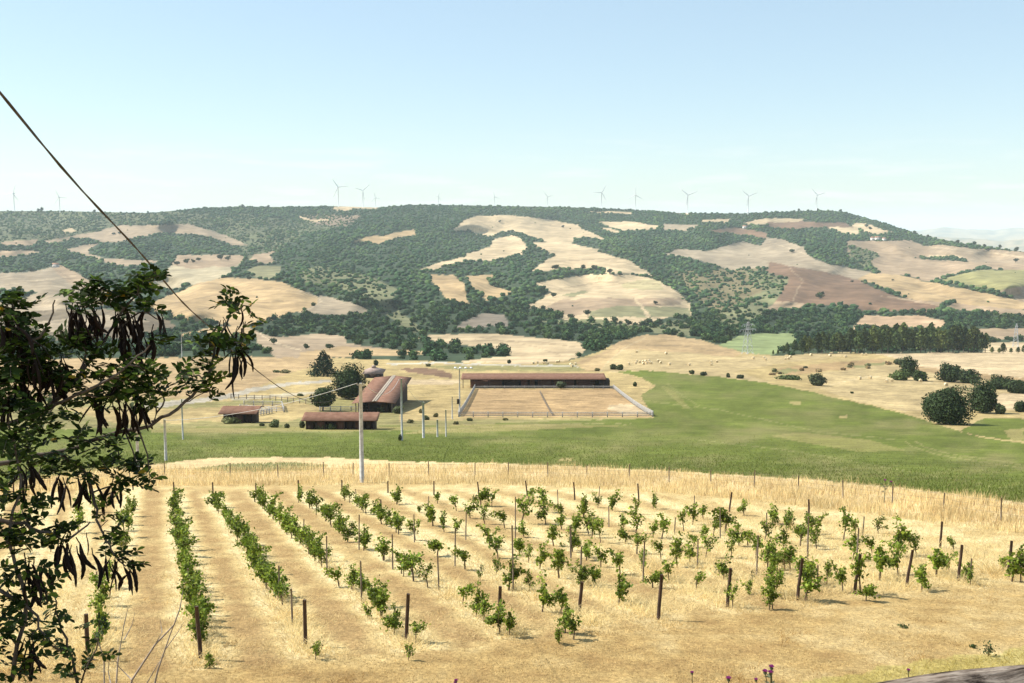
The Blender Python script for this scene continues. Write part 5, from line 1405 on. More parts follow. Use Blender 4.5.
# ------------------------------------------------------------------ vineyard: vines
def make_vine(seed):
    rg = np.random.default_rng(seed)
    root = thing('grapevine', '', 'grapevine')
    t = MB()
    bx, by = rg.uniform(-.08, .08, 2)
    t.tube([(0, 0, -.15), (bx * .5, by * .5, .15), (bx, by, .32), (bx * 1.2, by, .5)], [.03, .026, .022, .02], 6)
    cs, tone = [], []
    ns = rg.integers(4, 7)
    for s in range(ns):
        a = rg.uniform(0, 6.28); out = rg.uniform(.08, .42); top = rg.uniform(.5, 1.12)
        p0 = np.array((bx * 1.2, by, rg.uniform(.24, .42))); p1 = p0 + np.array((math.cos(a) * out * .6, math.sin(a) * out * .6, (top - .42) * .7)); p2 = p0 + np.array((math.cos(a) * out, math.sin(a) * out, top - .42 - rg.uniform(0, .22)))
        pts = [(1 - f) ** 2 * p0 + 2 * f * (1 - f) * p1 + f * f * p2 for f in np.linspace(0, 1, 6)]
        t.tube(pts, [.014, .012, .01, .008, .006, .004], 4)
        m = rg.integers(38, 58)
        f = rg.uniform(.02, 1.08, m)[:, None]
        c = (1 - f) ** 2 * p0 + 2 * f * (1 - f) * p1 + f * f * p2 + .0 + rg.normal(size=(m, 3)) * np.array((.07, .07, .07))
        cs.append(c); tone.append(rg.uniform(.4, 1.5, m))
    cs = np.concatenate(cs); tone = np.concatenate(tone)
    cs[:, 2] = np.maximum(cs[:, 2], .18)
    V, F = cards(rg, cs, .05 * rg.uniform(.55, 1.4, len(cs)), np.tile((.0, -.25, .6), (len(cs), 1)))
    mixv = rg.uniform(0, 1, len(cs))[:, None]
    C = (np.array((.075, .13, .014)) * mixv + np.array((.25, .31, .038)) * (1 - mixv)) * tone[:, None]
    a = obj('foliage', mesh_np('foliage', V, [F], np.repeat(C, 4, 0)), M['vine'], root)
    b = t.build('trunk', M['stem'], root)
    KIDS[root.name] = [a, b]
    return root
VN = []          # (px, v base, height in px)
for zf, L in ((z3, [(10, 200, 45), (72, 240, 60), (135, 268, 62), (175, 108, 42), (300, 112, 36), (245, 145, 26), (285, 165, 60), (320, 190, 50), (357, 130, 42), (400, 145, 55), (432, 105, 60), (465, 118, 36), (445, 165, 52), (352, 200, 50), (297, 255, 62), (232, 215, 50), (505, 175, 55), (555, 150, 74), (575, 105, 42), (625, 120, 62), (632, 160, 60), (460, 235, 62), (485, 265, 60), (562, 210, 42), (548, 255, 60), (383, 290, 72), (195, 318, 62), (226, 320, 84), (270, 350, 66), (110, 400, 80), (127, 435, 80), (375, 400, 72), (418, 430, 82), (440, 452, 70), (492, 478, 92), (520, 490, 84), (232, 522, 66), (165, 490, 74), (35, 362, 54), (65, 378, 70), (478, 325, 42), (515, 345, 86), (578, 290, 42), (580, 370, 50), (618, 405, 96), (675, 420, 84), (690, 470, 96), (715, 495, 90), (672, 525, 60), (610, 290, 72), (672, 310, 84), (655, 225, 62), (710, 245, 52), (720, 190, 62), (745, 145, 52), (755, 275, 52), (770, 200, 62), (775, 345, 62), (735, 345, 62), (680, 150, 46), (680, 185, 46), (208, 585, 44), (85, 460, 40), (430, 350, 30)]),
              (z4, [(70, 145, 52), (45, 190, 50), (90, 195, 52), (125, 215, 62), (40, 245, 60), (80, 265, 52), (125, 290, 62), (60, 345, 72), (110, 350, 62), (8, 290, 62), (180, 390, 86), (195, 185, 52), (230, 185, 62), (200, 225, 50), (235, 250, 62), (185, 305, 74), (250, 305, 62), (310, 265, 64), (285, 205, 52), (310, 210, 52), (380, 185, 52), (405, 160, 62), (440, 155, 42), (335, 340, 52), (415, 365, 62), (360, 275, 84), (395, 275, 62), (410, 240, 42), (440, 215, 42), (470, 205, 42), (505, 165, 92), (525, 270, 52), (500, 325, 62), (530, 415, 64), (575, 385, 42), (565, 145, 42), (550, 225, 62), (445, 260, 62), (625, 215, 62), (600, 260, 72), (635, 290, 72), (665, 275, 62), (690, 300, 62), (648, 340, 74), (640, 420, 64), (650, 375, 74), (575, 230, 52), (650, 165, 52), (700, 185, 52), (735, 225, 62), (770, 190, 62), (115, 120, 42), (160, 125, 50), (230, 140, 42), (285, 125, 40), (748, 375, 92), (770, 330, 84), (285, 355, 60)]),
              (z5_, [(20, 170, 42), (60, 190, 52), (45, 240, 62), (100, 210, 62), (150, 200, 62), (150, 240, 52), (70, 290, 84), (20, 300, 74), (15, 360, 84), (15, 410, 74), (100, 320, 64), (120, 375, 90), (180, 340, 64), (230, 200, 74), (270, 200, 52), (260, 260, 74), (230, 355, 84), (285, 345, 110), (300, 395, 60), (320, 255, 64), (340, 300, 110), (340, 200, 42), (400, 240, 92), (430, 230, 64), (400, 300, 84), (455, 260, 52), (470, 350, 84), (515, 300, 92), (555, 310, 52), (570, 255, 42), (600, 330, 54), (620, 350, 52), (745, 320, 84), (775, 318, 92), (720, 310, 54)]),
              (z2, [(545, 300, 52), (580, 348, 64), (620, 362, 62), (650, 372, 64), (700, 400, 84), (708, 435, 80), (748, 490, 64), (455, 105, 42), (655, 240, 54), (715, 268, 64), (770, 315, 54), (755, 110, 42), (180, 615, 36), (505, 585, 44)]),
              (z1, [(130, 130, 62), (70, 180, 62), (15, 130, 40), (155, 250, 50), (45, 250, 60), (245, 150, 64), (240, 185, 60), (290, 130, 50), (640, 600, 40)])):
    VN += [(zf(x, 0)[0], zf(0, y)[1] + h * .3265 * .62, h * .3265 * 1.12) for x, y, h in L]
def dense(zf, a, b, n, wob, hp0, hp1, seed):
    rg = np.random.default_rng(seed)
    for i in range(n):
        f = (i + rg.uniform(-.25, .25)) / (n - 1)
        x, y = zf(a[0] + (b[0] - a[0]) * f + rg.uniform(-wob, wob), a[1] + (b[1] - a[1]) * f)
        h = (hp0 + (hp1 - hp0) * f) * rg.uniform(.85, 1.2)
        VN.append((x, y + h * .55, h))
dense(z2, (72, 105), (160, 520), 32, 7, 15, 31, 1)
dense(z2, (200, 118), (405, 405), 27, 7, 15, 27, 2)
dense(z2, (328, 102), (525, 285), 21, 6, 15, 24, 3)
dense(z2, (488, 118), (602, 215), 11, 6, 14, 18, 4)
dense(z2, (592, 98), (765, 195), 15, 6, 13, 18, 5)
dense(z1, (400, 125), (372, 250), 7, 8, 15, 20, 6)
dense(z1, (320, 350), (290, 560), 8, 12, 22, 32, 7)
vproto = [make_vine(100 + i) for i in range(14)]
byrow = {}
for (x, v, h) in VN:
    g = G(x, v); r, s = row_of(g.x, g.y); byrow.setdefault(r, []).append((s, x, v, h, g))
vi = 0
rg = np.random.default_rng(8)
for r in sorted(byrow):
    for j, (s, x, v, h, g) in enumerate(sorted(byrow[r], key=lambda q: q[0])):
        sc = (1.22 if h < 22 else 1.06) * h * mpp(g.y) / .98
        lab = f'leafy green grapevine in vine row {nth(r + 1)} from the left, {nth(j + 1)} plant from its near end'
        scv = (sc * rg.uniform(.75, 1.2), sc * rg.uniform(.75, 1.2), sc * 1.04)
        rz_ = rg.uniform(0, 6.28)
        if h < 22: g = g - Vector((0, 0, .05))
        if vi < 14:
            o = vproto[vi]; o.location = g; o.scale = scv; o.rotation_euler = (0, 0, rz_); o['label'] = lab; o['group'] = 'grapevines in the rows'
        else: dup(vproto[vi % 14], g, rz_, scv, lab, 'grapevines in the rows')
        vi += 1
print('vines', vi)

# ------------------------------------------------------------------ straw and grass blades
def blades(name, label, cat, base, hgt, wid, lean, cols, mat, seed):
    rg = np.random.default_rng(seed)
    n = len(base)
    th = rg.uniform(0, 6.28, n)
    dirv = np.stack([np.cos(th), np.sin(th), np.zeros(n)], -1)
    l = lean * rg.normal(size=(n, 3)) * np.array((1, 1, 0))
    up = np.stack([l[:, 0], l[:, 1], np.ones(n)], -1)
    hgt = hgt[:, None]; wid = wid[:, None]
    b0 = base - np.array((0, 0, .03)); tip = base + up * hgt; mid = base + up * hgt * .5 * np.array((.8, .8, 1.05))
    V = np.stack([b0 - dirv * wid * .5, b0 + dirv * wid * .5, mid + dirv * wid * .45, tip + dirv * wid * .12, tip - dirv * wid * .12, mid - dirv * wid * .45], 1).reshape(-1, 3)
    i = np.arange(n)[:, None] * 6
    F = np.concatenate([i + np.array([0, 1, 2, 5]), i + np.array([5, 2, 3, 4])])
    o = obj(name, mesh_np(name, V, [F], np.repeat(cols, 6, 0)), mat)
    return tag(o, label, cat, kind='stuff')
def sample_ground(n, vlo, vhi, seed, xlo=-40, xhi=1064):
    rg = np.random.default_rng(seed)
    px = rg.uniform(xlo, xhi, n); v = vlo(px) + (vhi(px) - vlo(px)) * rg.uniform(0, 1, n)
    return px, v, ground(px, v), rg
# tall dry grass behind the vines
px, v, b, rg = sample_ground(42000, lambda x: ip(STRIP_TOP, x) + 0.3, lambda x: ip(STRIP_BOT, x) + 1.5, 31)
n = len(px)
cl = np.clip(.55 + vnoise(b[:, 0] / 2.2, b[:, 1] / 2.2, 91) + .5 * vnoise(b[:, 0] / .8, b[:, 1] / .8, 92), .15, 1.3)
cc = np.array((.76, .60, .31)) * (rg.uniform(.65, 1.25, n) * (1 + .35 * vnoise(b[:, 0] / 5, b[:, 1] / 3, 93)))[:, None]
cc[rg.uniform(0, 1, n) < .10] = (.42, .27, .13)
blades('tall_dry_grass', 'band of tall pale dry grass along the wire fence', 'dry grass', b, .75 * cl * rg.uniform(.5, 1.25, n), .03 * np.ones(n), .22, cc, M['straw'], 32)
# uncut straw along the rows and short stubble everywhere
px, v, b, rg = sample_ground(330000, lambda x: ip(STRIP_BOT, x), lambda x: x * 0 + 700, 33)
rd = row_dist(b[:, 0], b[:, 1])
rowish = np.exp(-(rd / .55) ** 2)
patch = vnoise(b[:, 0] / 1.6, b[:, 1] / 1.6, 95) + .5 * vnoise(b[:, 0] / .5, b[:, 1] / .5, 96)
right = np.clip((px - 420) / 350, 0, 1) * (v < ip([(0, 640), (400, 655), (700, 610), (1024, 580)], px))
keep = rg.uniform(0, 1, len(px)) < (.22 + .6 * rowish + .35 * patch + .4 * right)
px, v, b, rowish, patch, right = [a[keep] for a in (px, v, b, rowish, patch, right)]
n = len(px)
hgt = (.045 + .24 * rowish * rg.uniform(.3, 1, n) + .15 * right * rg.uniform(.2, 1, n) + .05 * np.clip(patch, 0, 1)) * rg.uniform(.5, 1.3, n)
base = np.array((.80, .65, .34)); br = np.array((.43, .29, .13))
f = np.clip(.5 + .6 * rowish + .34 * right + .6 * patch + rg.normal(size=n) * .25, 0, 1.1)[:, None]
cc = (br * (1 - f) + base * f) * rg.uniform(.6, 1.25, n)[:, None]
mw = np.clip((v - ip(MOWN, px)) / 14, 0, 1)
cc = cc * (1 - mw[:, None] * np.array((.18, .24, .32)) * rg.uniform(.4, 1.6, n)[:, None])
hgt = hgt * (1 - .35 * mw)
tf = np.clip((vnoise(b[:, 0] / .8, b[:, 1] / .8, 98) - .33) * 8, 0, 1)
hgt = hgt * (1 + 2.2 * tf)
cc = cc * (1 - tf[:, None] * np.array((.12, .2, .3)))
gsel = inside([(680, 720), (880, 672), (1000, 656), (1060, 645), (1110, 800), (700, 800)], px, v)
cc[gsel] = cc[gsel] * .4 + np.array((.42, .37, .09)) * .6
hgt = np.where(gsel, hgt + .08, hgt)
blades('dry_grass', 'mown dry straw and uncut stubble covering the vineyard floor', 'dry grass', b, hgt, np.full(n, .015), 1.3, cc, M['straw'], 34)
# blades of the green crop
px, v, b, rg = sample_ground(90000, lambda x: np.maximum(ip(STRIP_TOP, x) - 42, 418), lambda x: ip(STRIP_TOP, x) + 6, 35)
k = (inside(GREENF, px, v) | inside(GREEN3, px, v)) & (rg.uniform(0, 1, len(px)) < np.clip((v - ip(STRIP_TOP, px) + 44) / 34, 0, 1) ** 1.5)
px, v, b = px[k], v[k], b[k]; n = len(px)
cc = np.array((.138, .168, .032)) * rg.uniform(.7, 1.35, n)[:, None]
s = rg.uniform(0, 1, n) < .14 + .3 * vnoise(px / 30, v / 6, 97)
cc[s] = np.array((.27, .235, .09))
blades('field_grass', 'short green crop blades over the near part of the green field', 'crop', b, .19 * rg.uniform(.5, 1.3, n), np.full(n, .04), .5, cc, M['grass'], 36)

# ------------------------------------------------------------------ thistles and weeds
def thistle(px, v, d, hd, label, heads=1, hgt=None):
    top = P(px, v, d); z0 = gz(top.x, top.y) if d > 20 else min(gz(top.x, top.y) if d > 16 else top.z - .9, top.z - .3)
    t = thing('thistle', label, 'thistle', (top.x, top.y, z0))
    H_ = top.z - z0
    s = MB(); rgx = np.random.default_rng(int(px))
    ends = [Vector((0, 0, H_))]
    s.tube([(0, 0, -.05), (.02, 0, H_ * .5), ends[0]], [hd * .16, hd * .13, hd * .09], 5)
    for k in range(heads - 1):
        e = Vector((rgx.uniform(-2.6, 2.6) * hd, rgx.uniform(-1, 1) * hd, H_ - hd * rgx.uniform(.2, 2.6))); ends.append(e)
        s.tube([(0.01, 0, H_ * .6), (e.x * .6, e.y * .6, H_ * .75), e], [hd * .09, hd * .08, hd * .07], 5)
    for k in range(7):
        a = rgx.uniform(0, 6.28); zl = H_ * rgx.uniform(.2, .85); L = hd * rgx.uniform(1.2, 2.2)
        c_, s_ = math.cos(a), math.sin(a)
        s.add([(0, 0, zl), (c_ * L * .5 - s_ * L * .15, s_ * L * .5 + c_ * L * .15, zl + L * .2), (c_ * L, s_ * L, zl + L * .1), (c_ * L * .5 + s_ * L * .15, s_ * L * .5 - c_ * L * .15, zl + L * .2)], [(0, 1, 2, 3)])
    s.build('stem', M['thistle_stem'], t)
    for e in ends:
        f = MB(); f.tube([e + Vector((0, 0, -hd * .45)), e + Vector((0, 0, -hd * .15)), e + Vector((0, 0, hd * .12))], [hd * .2, hd * .38, hd * .26], 8)
        ft = f.build('flower_base', M['thistle_stem'], t, True)
        pt = MB()
        for k in range(40):
            a = k * 2.4; rr = hd * .55 * math.sqrt((k + 1) / 40); c_, s_ = math.cos(a), math.sin(a)
            q = e + Vector((0, 0, hd * .1)); tip = e + Vector((c_ * rr, s_ * rr, hd * (.55 - .3 * k / 40)))
            pt.tube([q + Vector((c_ * hd * .12, s_ * hd * .12, 0)), tip], [hd * .035, hd * .05], 3)
        pt.build('flower', M['thistle'], t)
M['thistle_stem'] = flat_mat('thistle_stem', (.06, .075, .04), (.13, .14, .08), 30, 0.85)
thistle(456, 681, 13, .05, 'reddish thistle head at the bottom edge below the third vine gap', 2)
thistle(692, 673, 13, .05, 'small purple thistle on a thin stem, alone left of the thistle group')
thistle(728.5, 679, 12, .065, 'purple thistle at the bottom edge, left one of the group of three', 3)
thistle(756, 680, 12.5, .05, 'purple thistle at the bottom edge, middle one of the group of three', 2)
thistle(771.5, 667.5, 13, .07, 'tallest purple thistle of the group at the bottom edge', 3)
thistle(908.5, 670.5, 12.5, .045, 'single purple thistle just above the weathered log')
thistle(885, 480.5, 72, .19, 'big purple thistle sticking up beside the wire fence at the field edge', 2)
def weed(px, v, wpx, hpx, label, cc=(.06, .10, .03), n=60):
    g = G(px, v); m = mpp(g.y); rg = np.random.default_rng(int(px))
    t = thing('weed', label, 'weed', g)
    w_, h_ = wpx * m, hpx * m
    c = rg.normal(size=(n, 3)) * np.array((w_ * .25, w_ * .25, h_ * .2)) + np.array((0, 0, h_ * .5)); c[:, 2] = np.clip(c[:, 2], .02, h_)
    V, F = cards(rg, c, .03 * rg.uniform(.6, 1.4, n))
    obj('leaves', mesh_np('leaves', V, [F], np.repeat(np.array(cc) * rg.uniform(.6, 1.4, n)[:, None], 4, 0)), M['vine'], t)
    s = MB()
    for k in range(5):
        a = rg.uniform(0, 6.28); s.tube([(0, 0, -.05), (math.cos(a) * w_ * .3, math.sin(a) * w_ * .3, h_ * .8)], .006, 4)
    s.build('stem', M['stem'], t)
weed(988.5, 656, 12, 15, 'small dark green weed just above the log at the right', n=90)
weed(903, 628, 10, 4, 'tiny green weed patch on the mown straw below the vines')
weed(973, 648, 5, 4, 'tiny green weed sprout beside the dark weed above the log')
weed(720, 577, 16, 16, 'feathery grey green weed among the vines', (.16, .17, .08), 120)
weed(482, 573, 6, 10, 'thin pale weed standing between the middle vine rows', (.16, .17, .08), 50)
weed(753, 583, 8, 16, 'upright thin weed beside the ninth dark post', (.13, .14, .06), 70)
weed(317, 655, 14, 16, 'dry tuft with a few green leaves beside the third dark post', (.2, .17, .07), 60)

# ------------------------------------------------------------------ weathered log rail at the lower right
def log_fence():
    A, B = P(862, 698, 1.85), P(1120, 658.5, 2.25)
    dv = (B - A).normalized()
    A = A - dv * .6; B = B + dv * .7
    t = thing('log_fence', 'weathered grey log rail crossing the lower right corner', 'fence', (B.x, B.y, -1.75))
    o0 = Vector((B.x, B.y, -1.75))
    up = Vector((0, 0, 1)); side = dv.cross(up).normalized(); up = side.cross(dv).normalized()
    NS, NR = 150, 40
    V, F = [], []
    L = (B - A).length
    for i in range(NS + 1):
        s_ = i / NS * L
        for k in range(NR):
            th = 2 * math.pi * k / NR
            cx, cy = math.cos(th), math.sin(th)
            r = .078
            arr = lambda a, b, sd: float(vnoise(np.array([a]), np.array([b]), sd)[0])
            grain = arr(s_ * 2.2, th * 3.2, 1) * .010 + arr(s_ * 6, th * 9, 2) * .006
            crack = -.022 * max(0, 1 - abs(arr(s_ * 1.1 + 3, th * 2.0, 3)) * 7) - .008 * max(0, 1 - abs(arr(s_ * 1.6, th * 5, 4)) * 8)
            r += grain + crack + .006 * math.sin(s_ * 3)
            c = A.lerp(B, i / NS) - up * .078 + Vector((0, 0, .01 * math.sin(s_ * 2.1)))
            V.append(list(c + (side * cx + up * cy) * r - o0))
    for i in range(NS):
        for k in range(NR): F.append((i * NR + k, i * NR + (k + 1) % NR, (i + 1) * NR + (k + 1) % NR, (i + 1) * NR + k))
    F.append(tuple(range(NR))); F.append(tuple(NS * NR + k for k in reversed(range(NR))))
    mb = MB(); mb.add(V, F)
    m, nt, b = new_mat('weathered_log')
    gp = node(nt, 'ShaderNodeTexCoord').outputs['Object']
    mp = node(nt, 'ShaderNodeMapping'); ang = math.atan2(dv.y, dv.x)
    mp.vector_type = 'POINT'; mp.inputs['Rotation'].default_value = (0, 0, -ang); nt.links.new(gp, mp.inputs[0])
    n1 = noise_node(nt, 22, 8, .7, coord=mp.outputs[0], stretch=(.13, 2.6, 2.6))
    n2 = noise_node(nt, 3, 3, .5, coord=mp.outputs[0], stretch=(.8, 2, 2))
    r1 = ramp(nt, n1.outputs['Fac'], [(.36, (.022, .015, .011)), (.45, (.13, .10, .078)), (.55, (.28, .23, .185)), (.72, (.42, .36, .30))])
    r2 = ramp(nt, n2.outputs['Fac'], [(.5, (1, 1, 1)), (.72, (.95, .66, .45))])
    nt.links.new(mul(nt, r1.outputs[0], r2.outputs[0]), b.inputs['Base Color'])
    b.inputs['Roughness'].default_value = .95; b.inputs['Specular IOR Level'].default_value = .08
    bp = node(nt, 'ShaderNodeBump'); bp.inputs['Strength'].default_value = .8; bp.inputs['Distance'].default_value = .01
    nt.links.new(n1.outputs['Fac'], bp.inputs['Height']); nt.links.new(bp.outputs[0], b.inputs['Normal'])
    mb.build('rail', m, t, True)
    for q in (A.lerp(B, .12), B):
        z_ = q.z - .17
        pb = MB(); l = Vector((q.x, q.y + .02, 0)) - Vector((o0.x, o0.y, 0))
        pb.tube([(l.x, l.y, -.3), (l.x, l.y, z_ + 1.75)], [.075, .068], 12); pb.build('post', m, t, True)
log_fence()

# ------------------------------------------------------------------ the pod-bearing tree at the left
def pod_tree():
    rg = np.random.default_rng(404)
    base = Vector((-4.6, 5.6, -3.0))
    t = thing('pod_tree', 'dark leafy tree with hanging brown seed pods at the left edge', 'tree', base)
    br = MB()
    D = lambda px, v, d: P(px, v, d) - base
    def limb(pts, r0, r1, n=6, jit=.015):
        q = [D(*p) for p in pts]
        # smooth the polyline
        out = []
        for i in range(len(q) - 1):
            p0 = q[max(i - 1, 0)]; p1 = q[i]; p2 = q[i + 1]; p3 = q[min(i + 2, len(q) - 1)]
            for k in range(4):
                f = k / 4
                out.append(.5 * ((2 * p1) + (-p0 + p2) * f + (2 * p0 - 5 * p1 + 4 * p2 - p3) * f * f + (-p0 + 3 * p1 - 3 * p2 + p3) * f ** 3) + Vector(rg.normal(size=3) * jit * .4))
        out.append(q[-1])
        m = len(out)
        br.tube(out, [r0 + (r1 - r0) * i / (m - 1) for i in range(m)], n)
        return out
    trunk = MB()
    tp = [Vector((0, 0, -.5)), Vector((.1, 0, .6)), Vector((.0, .1, 1.5)), Vector((-.2, .1, 2.4)), Vector((-.5, .2, 3.4)), Vector((-.8, .3, 4.4))]
    trunk.tube(tp, [.19, .16, .14, .12, .09, .05], 12)
    nodes = []
    L = [
        ([(-330, 560, 5.6), (-120, 500, 5.7), (0, 463, 5.8), (60, 452, 5.9), (100, 438, 5.9), (150, 424, 5.9), (185, 402, 5.95), (205, 378, 6.0), (217, 345, 6.0), (228, 318, 6.05), (238, 300, 6.1)], .021, .005),
        ([(-330, 540, 5.6), (-100, 430, 5.5), (-10, 395, 5.4), (20, 350, 5.4), (12, 300, 5.4)], .035, .006),
        ([(-100, 440, 5.5), (0, 425, 5.5), (45, 410, 5.6), (80, 375, 5.7), (105, 340, 5.8), (125, 308, 5.8), (140, 285, 5.8)], .022, .005),
        ([(45, 410, 5.6), (75, 395, 5.5), (120, 372, 5.4), (150, 345, 5.4)], .012, .004),
        ([(80, 375, 5.7), (85, 345, 5.7), (60, 330, 5.6)], .008, .004),
        ([(105, 340, 5.8), (95, 310, 5.7), (88, 292, 5.7)], .008, .004),
        ([(125, 308, 5.8), (110, 297, 5.8), (90, 288, 5.8)], .008, .004),
        ([(120, 330, 5.8), (140, 312, 5.8), (160, 320, 5.8)], .007, .004),
        ([(60, 452, 5.9), (82, 470, 5.9), (94, 500, 5.9), (98, 520, 5.85), (106, 540, 5.8), (118, 560, 5.8)], .013, .005),
        ([(-100, 520, 5.4), (0, 520, 5.3), (40, 530, 5.3), (70, 540, 5.4), (90, 522, 5.5)], .016, .005),
        ([(-60, 560, 5.3), (0, 590, 5.2), (30, 610, 5.2), (50, 640, 5.2)], .016, .005),
        ([(20, 350, 5.4), (45, 330, 5.4), (55, 300, 5.4)], .010, .004),
        ([(150, 424, 5.9), (165, 400, 5.9), (150, 380, 5.9)], .008, .004),
        ([(205, 378, 6.0), (190, 376, 6.0), (180, 380, 6.0)], .006, .003),
        ([(217, 345, 6.0), (235, 342, 6.0), (248, 350, 6.0)], .006, .003),
        ([(228, 318, 6.05), (245, 305, 6.1), (252, 312, 6.1)], .006, .003),
        ([(185, 402, 5.95), (210, 392, 6.0), (226, 396, 6.0)], .004, .002),
        ([(10, 683, 5.2), (25, 600, 5.2), (10, 540, 5.2), (20, 480, 5.3), (10, 430, 5.3)], .014, .005),
        ([(85, 720, 6.2), (72, 660, 6.2), (60, 620, 6.2), (52, 590, 6.2)], .014, .004),
        ([(72, 660, 6.2), (45, 640, 6.1), (30, 630, 6.0)], .008, .003),
        ([(78, 690, 6.2), (95, 650, 6.2), (100, 620, 6.2)], .008, .003),
        ([(0, 463, 5.8), (-10, 500, 5.8), (10, 540, 5.7)], .012, .004),
    ]
    for pts, r0, r1 in L: nodes += limb(pts, min(r0, .021) * .85, r1 * .8)
    # leaves: (px, v, depth, radius px, sprays)
    BL = [(8, 300, 5.4, 12, 12), (14, 318, 5.4, 16, 18), (8, 345, 5.4, 22, 24), (26, 352, 5.4, 18, 18), (12, 380, 5.4, 26, 38), (40, 372, 5.5, 16, 12), (10, 410, 5.3, 28, 38), (42, 412, 5.5, 18, 12), (8, 445, 5.3, 26, 30), (12, 480, 5.3, 26, 28), (8, 515, 5.3, 26, 28), (32, 520, 5.3, 18, 14), (14, 550, 5.2, 26, 28), (10, 590, 5.2, 26, 28), (30, 600, 5.2, 18, 12), (8, 630, 5.2, 24, 26), (10, 665, 5.2, 24, 24), (34, 640, 5.2, 14, 8),
          (82, 290, 5.7, 9, 7), (95, 297, 5.7, 10, 8), (105, 288, 5.7, 8, 5), (76, 305, 5.6, 8, 5), (112, 304, 5.8, 9, 5), (90, 282, 5.7, 4, 3), (123, 292, 5.8, 7, 5), (136, 288, 5.8, 8, 6), (150, 282, 5.8, 8, 5), (158, 276, 5.8, 4, 3), (140, 300, 5.8, 9, 5), (152, 308, 5.8, 6, 4), (162, 342, 5.8, 8, 4),
          (60, 342, 5.6, 12, 8), (72, 352, 5.7, 12, 8), (50, 358, 5.5, 9, 5), (92, 352, 5.7, 12, 8), (84, 338, 5.7, 8, 4), (105, 372, 5.6, 13, 9), (85, 378, 5.7, 12, 8), (125, 372, 5.5, 14, 11), (145, 372, 5.5, 14, 10), (138, 388, 5.6, 14, 10), (158, 388, 5.9, 10, 6), (160, 375, 5.9, 8, 4), (112, 392, 5.6, 12, 8), (65, 385, 5.6, 12, 7), (95, 402, 5.7, 12, 7), (130, 405, 5.9, 12, 7), (150, 402, 5.9, 10, 5), (70, 415, 5.7, 14, 8), (45, 435, 5.7, 14, 9), (80, 440, 5.8, 12, 7), (105, 452, 5.9, 12, 7), (120, 440, 5.9, 10, 5), (60, 462, 5.8, 14, 8), (95, 465, 5.9, 12, 7), (30, 455, 5.6, 14, 9), (120, 465, 5.9, 12, 8), (140, 474, 5.9, 9, 5), (150, 480, 5.9, 6, 3), (125, 482, 5.9, 9, 6), (78, 475, 5.9, 10, 5), (40, 470, 5.7, 12, 6),
          (236, 298, 6.1, 8, 5), (243, 306, 6.1, 7, 4), (250, 318, 6.1, 6, 3), (228, 305, 6.0, 6, 3), (214, 332, 6.0, 7, 4), (208, 342, 6.0, 8, 5), (203, 352, 6.0, 7, 4), (226, 348, 6.0, 8, 5), (240, 344, 6.0, 8, 5), (247, 352, 6.0, 5, 3), (218, 360, 6.0, 7, 4), (206, 366, 6.0, 7, 4), (184, 374, 6.0, 7, 4), (194, 378, 6.0, 6, 3), (186, 392, 6.0, 7, 4), (210, 398, 6.0, 5, 2), (212, 378, 6.0, 7, 4), (198, 388, 6.0, 6, 3),
          (60, 525, 5.4, 10, 6), (72, 532, 5.4, 8, 5), (45, 540, 5.3, 12, 6), (108, 520, 5.8, 6, 4), (112, 532, 5.8, 8, 5), (112, 548, 5.8, 9, 6), (124, 556, 5.8, 7, 5), (132, 560, 5.8, 6, 4), (105, 510, 5.8, 5, 3),
          (50, 600, 6.2, 8, 4), (58, 620, 6.2, 9, 5), (45, 635, 6.2, 10, 6), (62, 645, 6.2, 10, 6), (75, 655, 6.2, 10, 6), (92, 640, 6.2, 8, 4), (85, 665, 6.2, 10, 5), (70, 672, 6.2, 12, 6), (100, 622, 6.2, 7, 3), (52, 612, 6.2, 7, 3), (98, 660, 6.2, 7, 4)]
    lv, lf, lc = [], [], []
    cnt = 0
    def leaflet(p, d, nrm, L_, w_):
        nonlocal cnt
        s_ = d.cross(nrm).normalized() * w_
        up = nrm * (w_ * .35)
        V = [p, p + d * L_ * .3 + s_ * .8 + up, p + d * L_ * .7 + s_ + up, p + d * L_, p + d * L_ * .7 - s_ + up, p + d * L_ * .3 - s_ * .8 + up]
        lv.extend([list(q) for q in V]); lf.append([cnt, cnt + 1, cnt + 2, cnt + 3]); lf.append([cnt, cnt + 3, cnt + 4, cnt + 5])
        lit_pick = rg.uniform(0, 1)
        c = np.array((.036, .062, .012)) * rg.uniform(.5, 1.4) if lit_pick > (.12 if p.x < -2.05 - base.x else .3) else np.array((.14, .21, .03)) * rg.uniform(.7, 1.3)  # sunlit leaves put in as brighter leaflet colour, rarer towards the left
        if rg.uniform(0, 1) < .006: c = np.array((.45, .30, .03))
        lc.extend([c] * 6); cnt += 6
    def spray(p, k=None):
        """one compound leaf: leaflets in pairs along a thin stalk"""
        a = rg.uniform(0, 6.28); el = rg.uniform(-.6, .7)
        d = Vector((math.cos(a) * math.cos(el), math.sin(a) * math.cos(el), math.sin(el)))
        nrm = Vector((rg.normal() * .5, rg.normal() * .5, 1)).normalized()
        nrm = (nrm - d * nrm.dot(d)).normalized()
        sd = d.cross(nrm).normalized()
        n = rg.integers(2, 5); st = .026
        br.tube([p, p + d * st * n * .6, p + d * st * (n + .3)], .0016, 3, cap=False)
        for i in range(n):
            q = p + d * st * (i + .5)
            for sg in (-1, 1):
                dd = (sd * sg + d * .55 + Vector(rg.normal(size=3) * .12)).normalized()
                leaflet(q, dd, (nrm + Vector(rg.normal(size=3) * .25)).normalized(), rg.uniform(.038, .058), rg.uniform(.011, .015))
        if rg.uniform() < .5: leaflet(p + d * st * n, d, nrm, .05, .014)
    twig_from = np.array([list(q) for q in nodes])
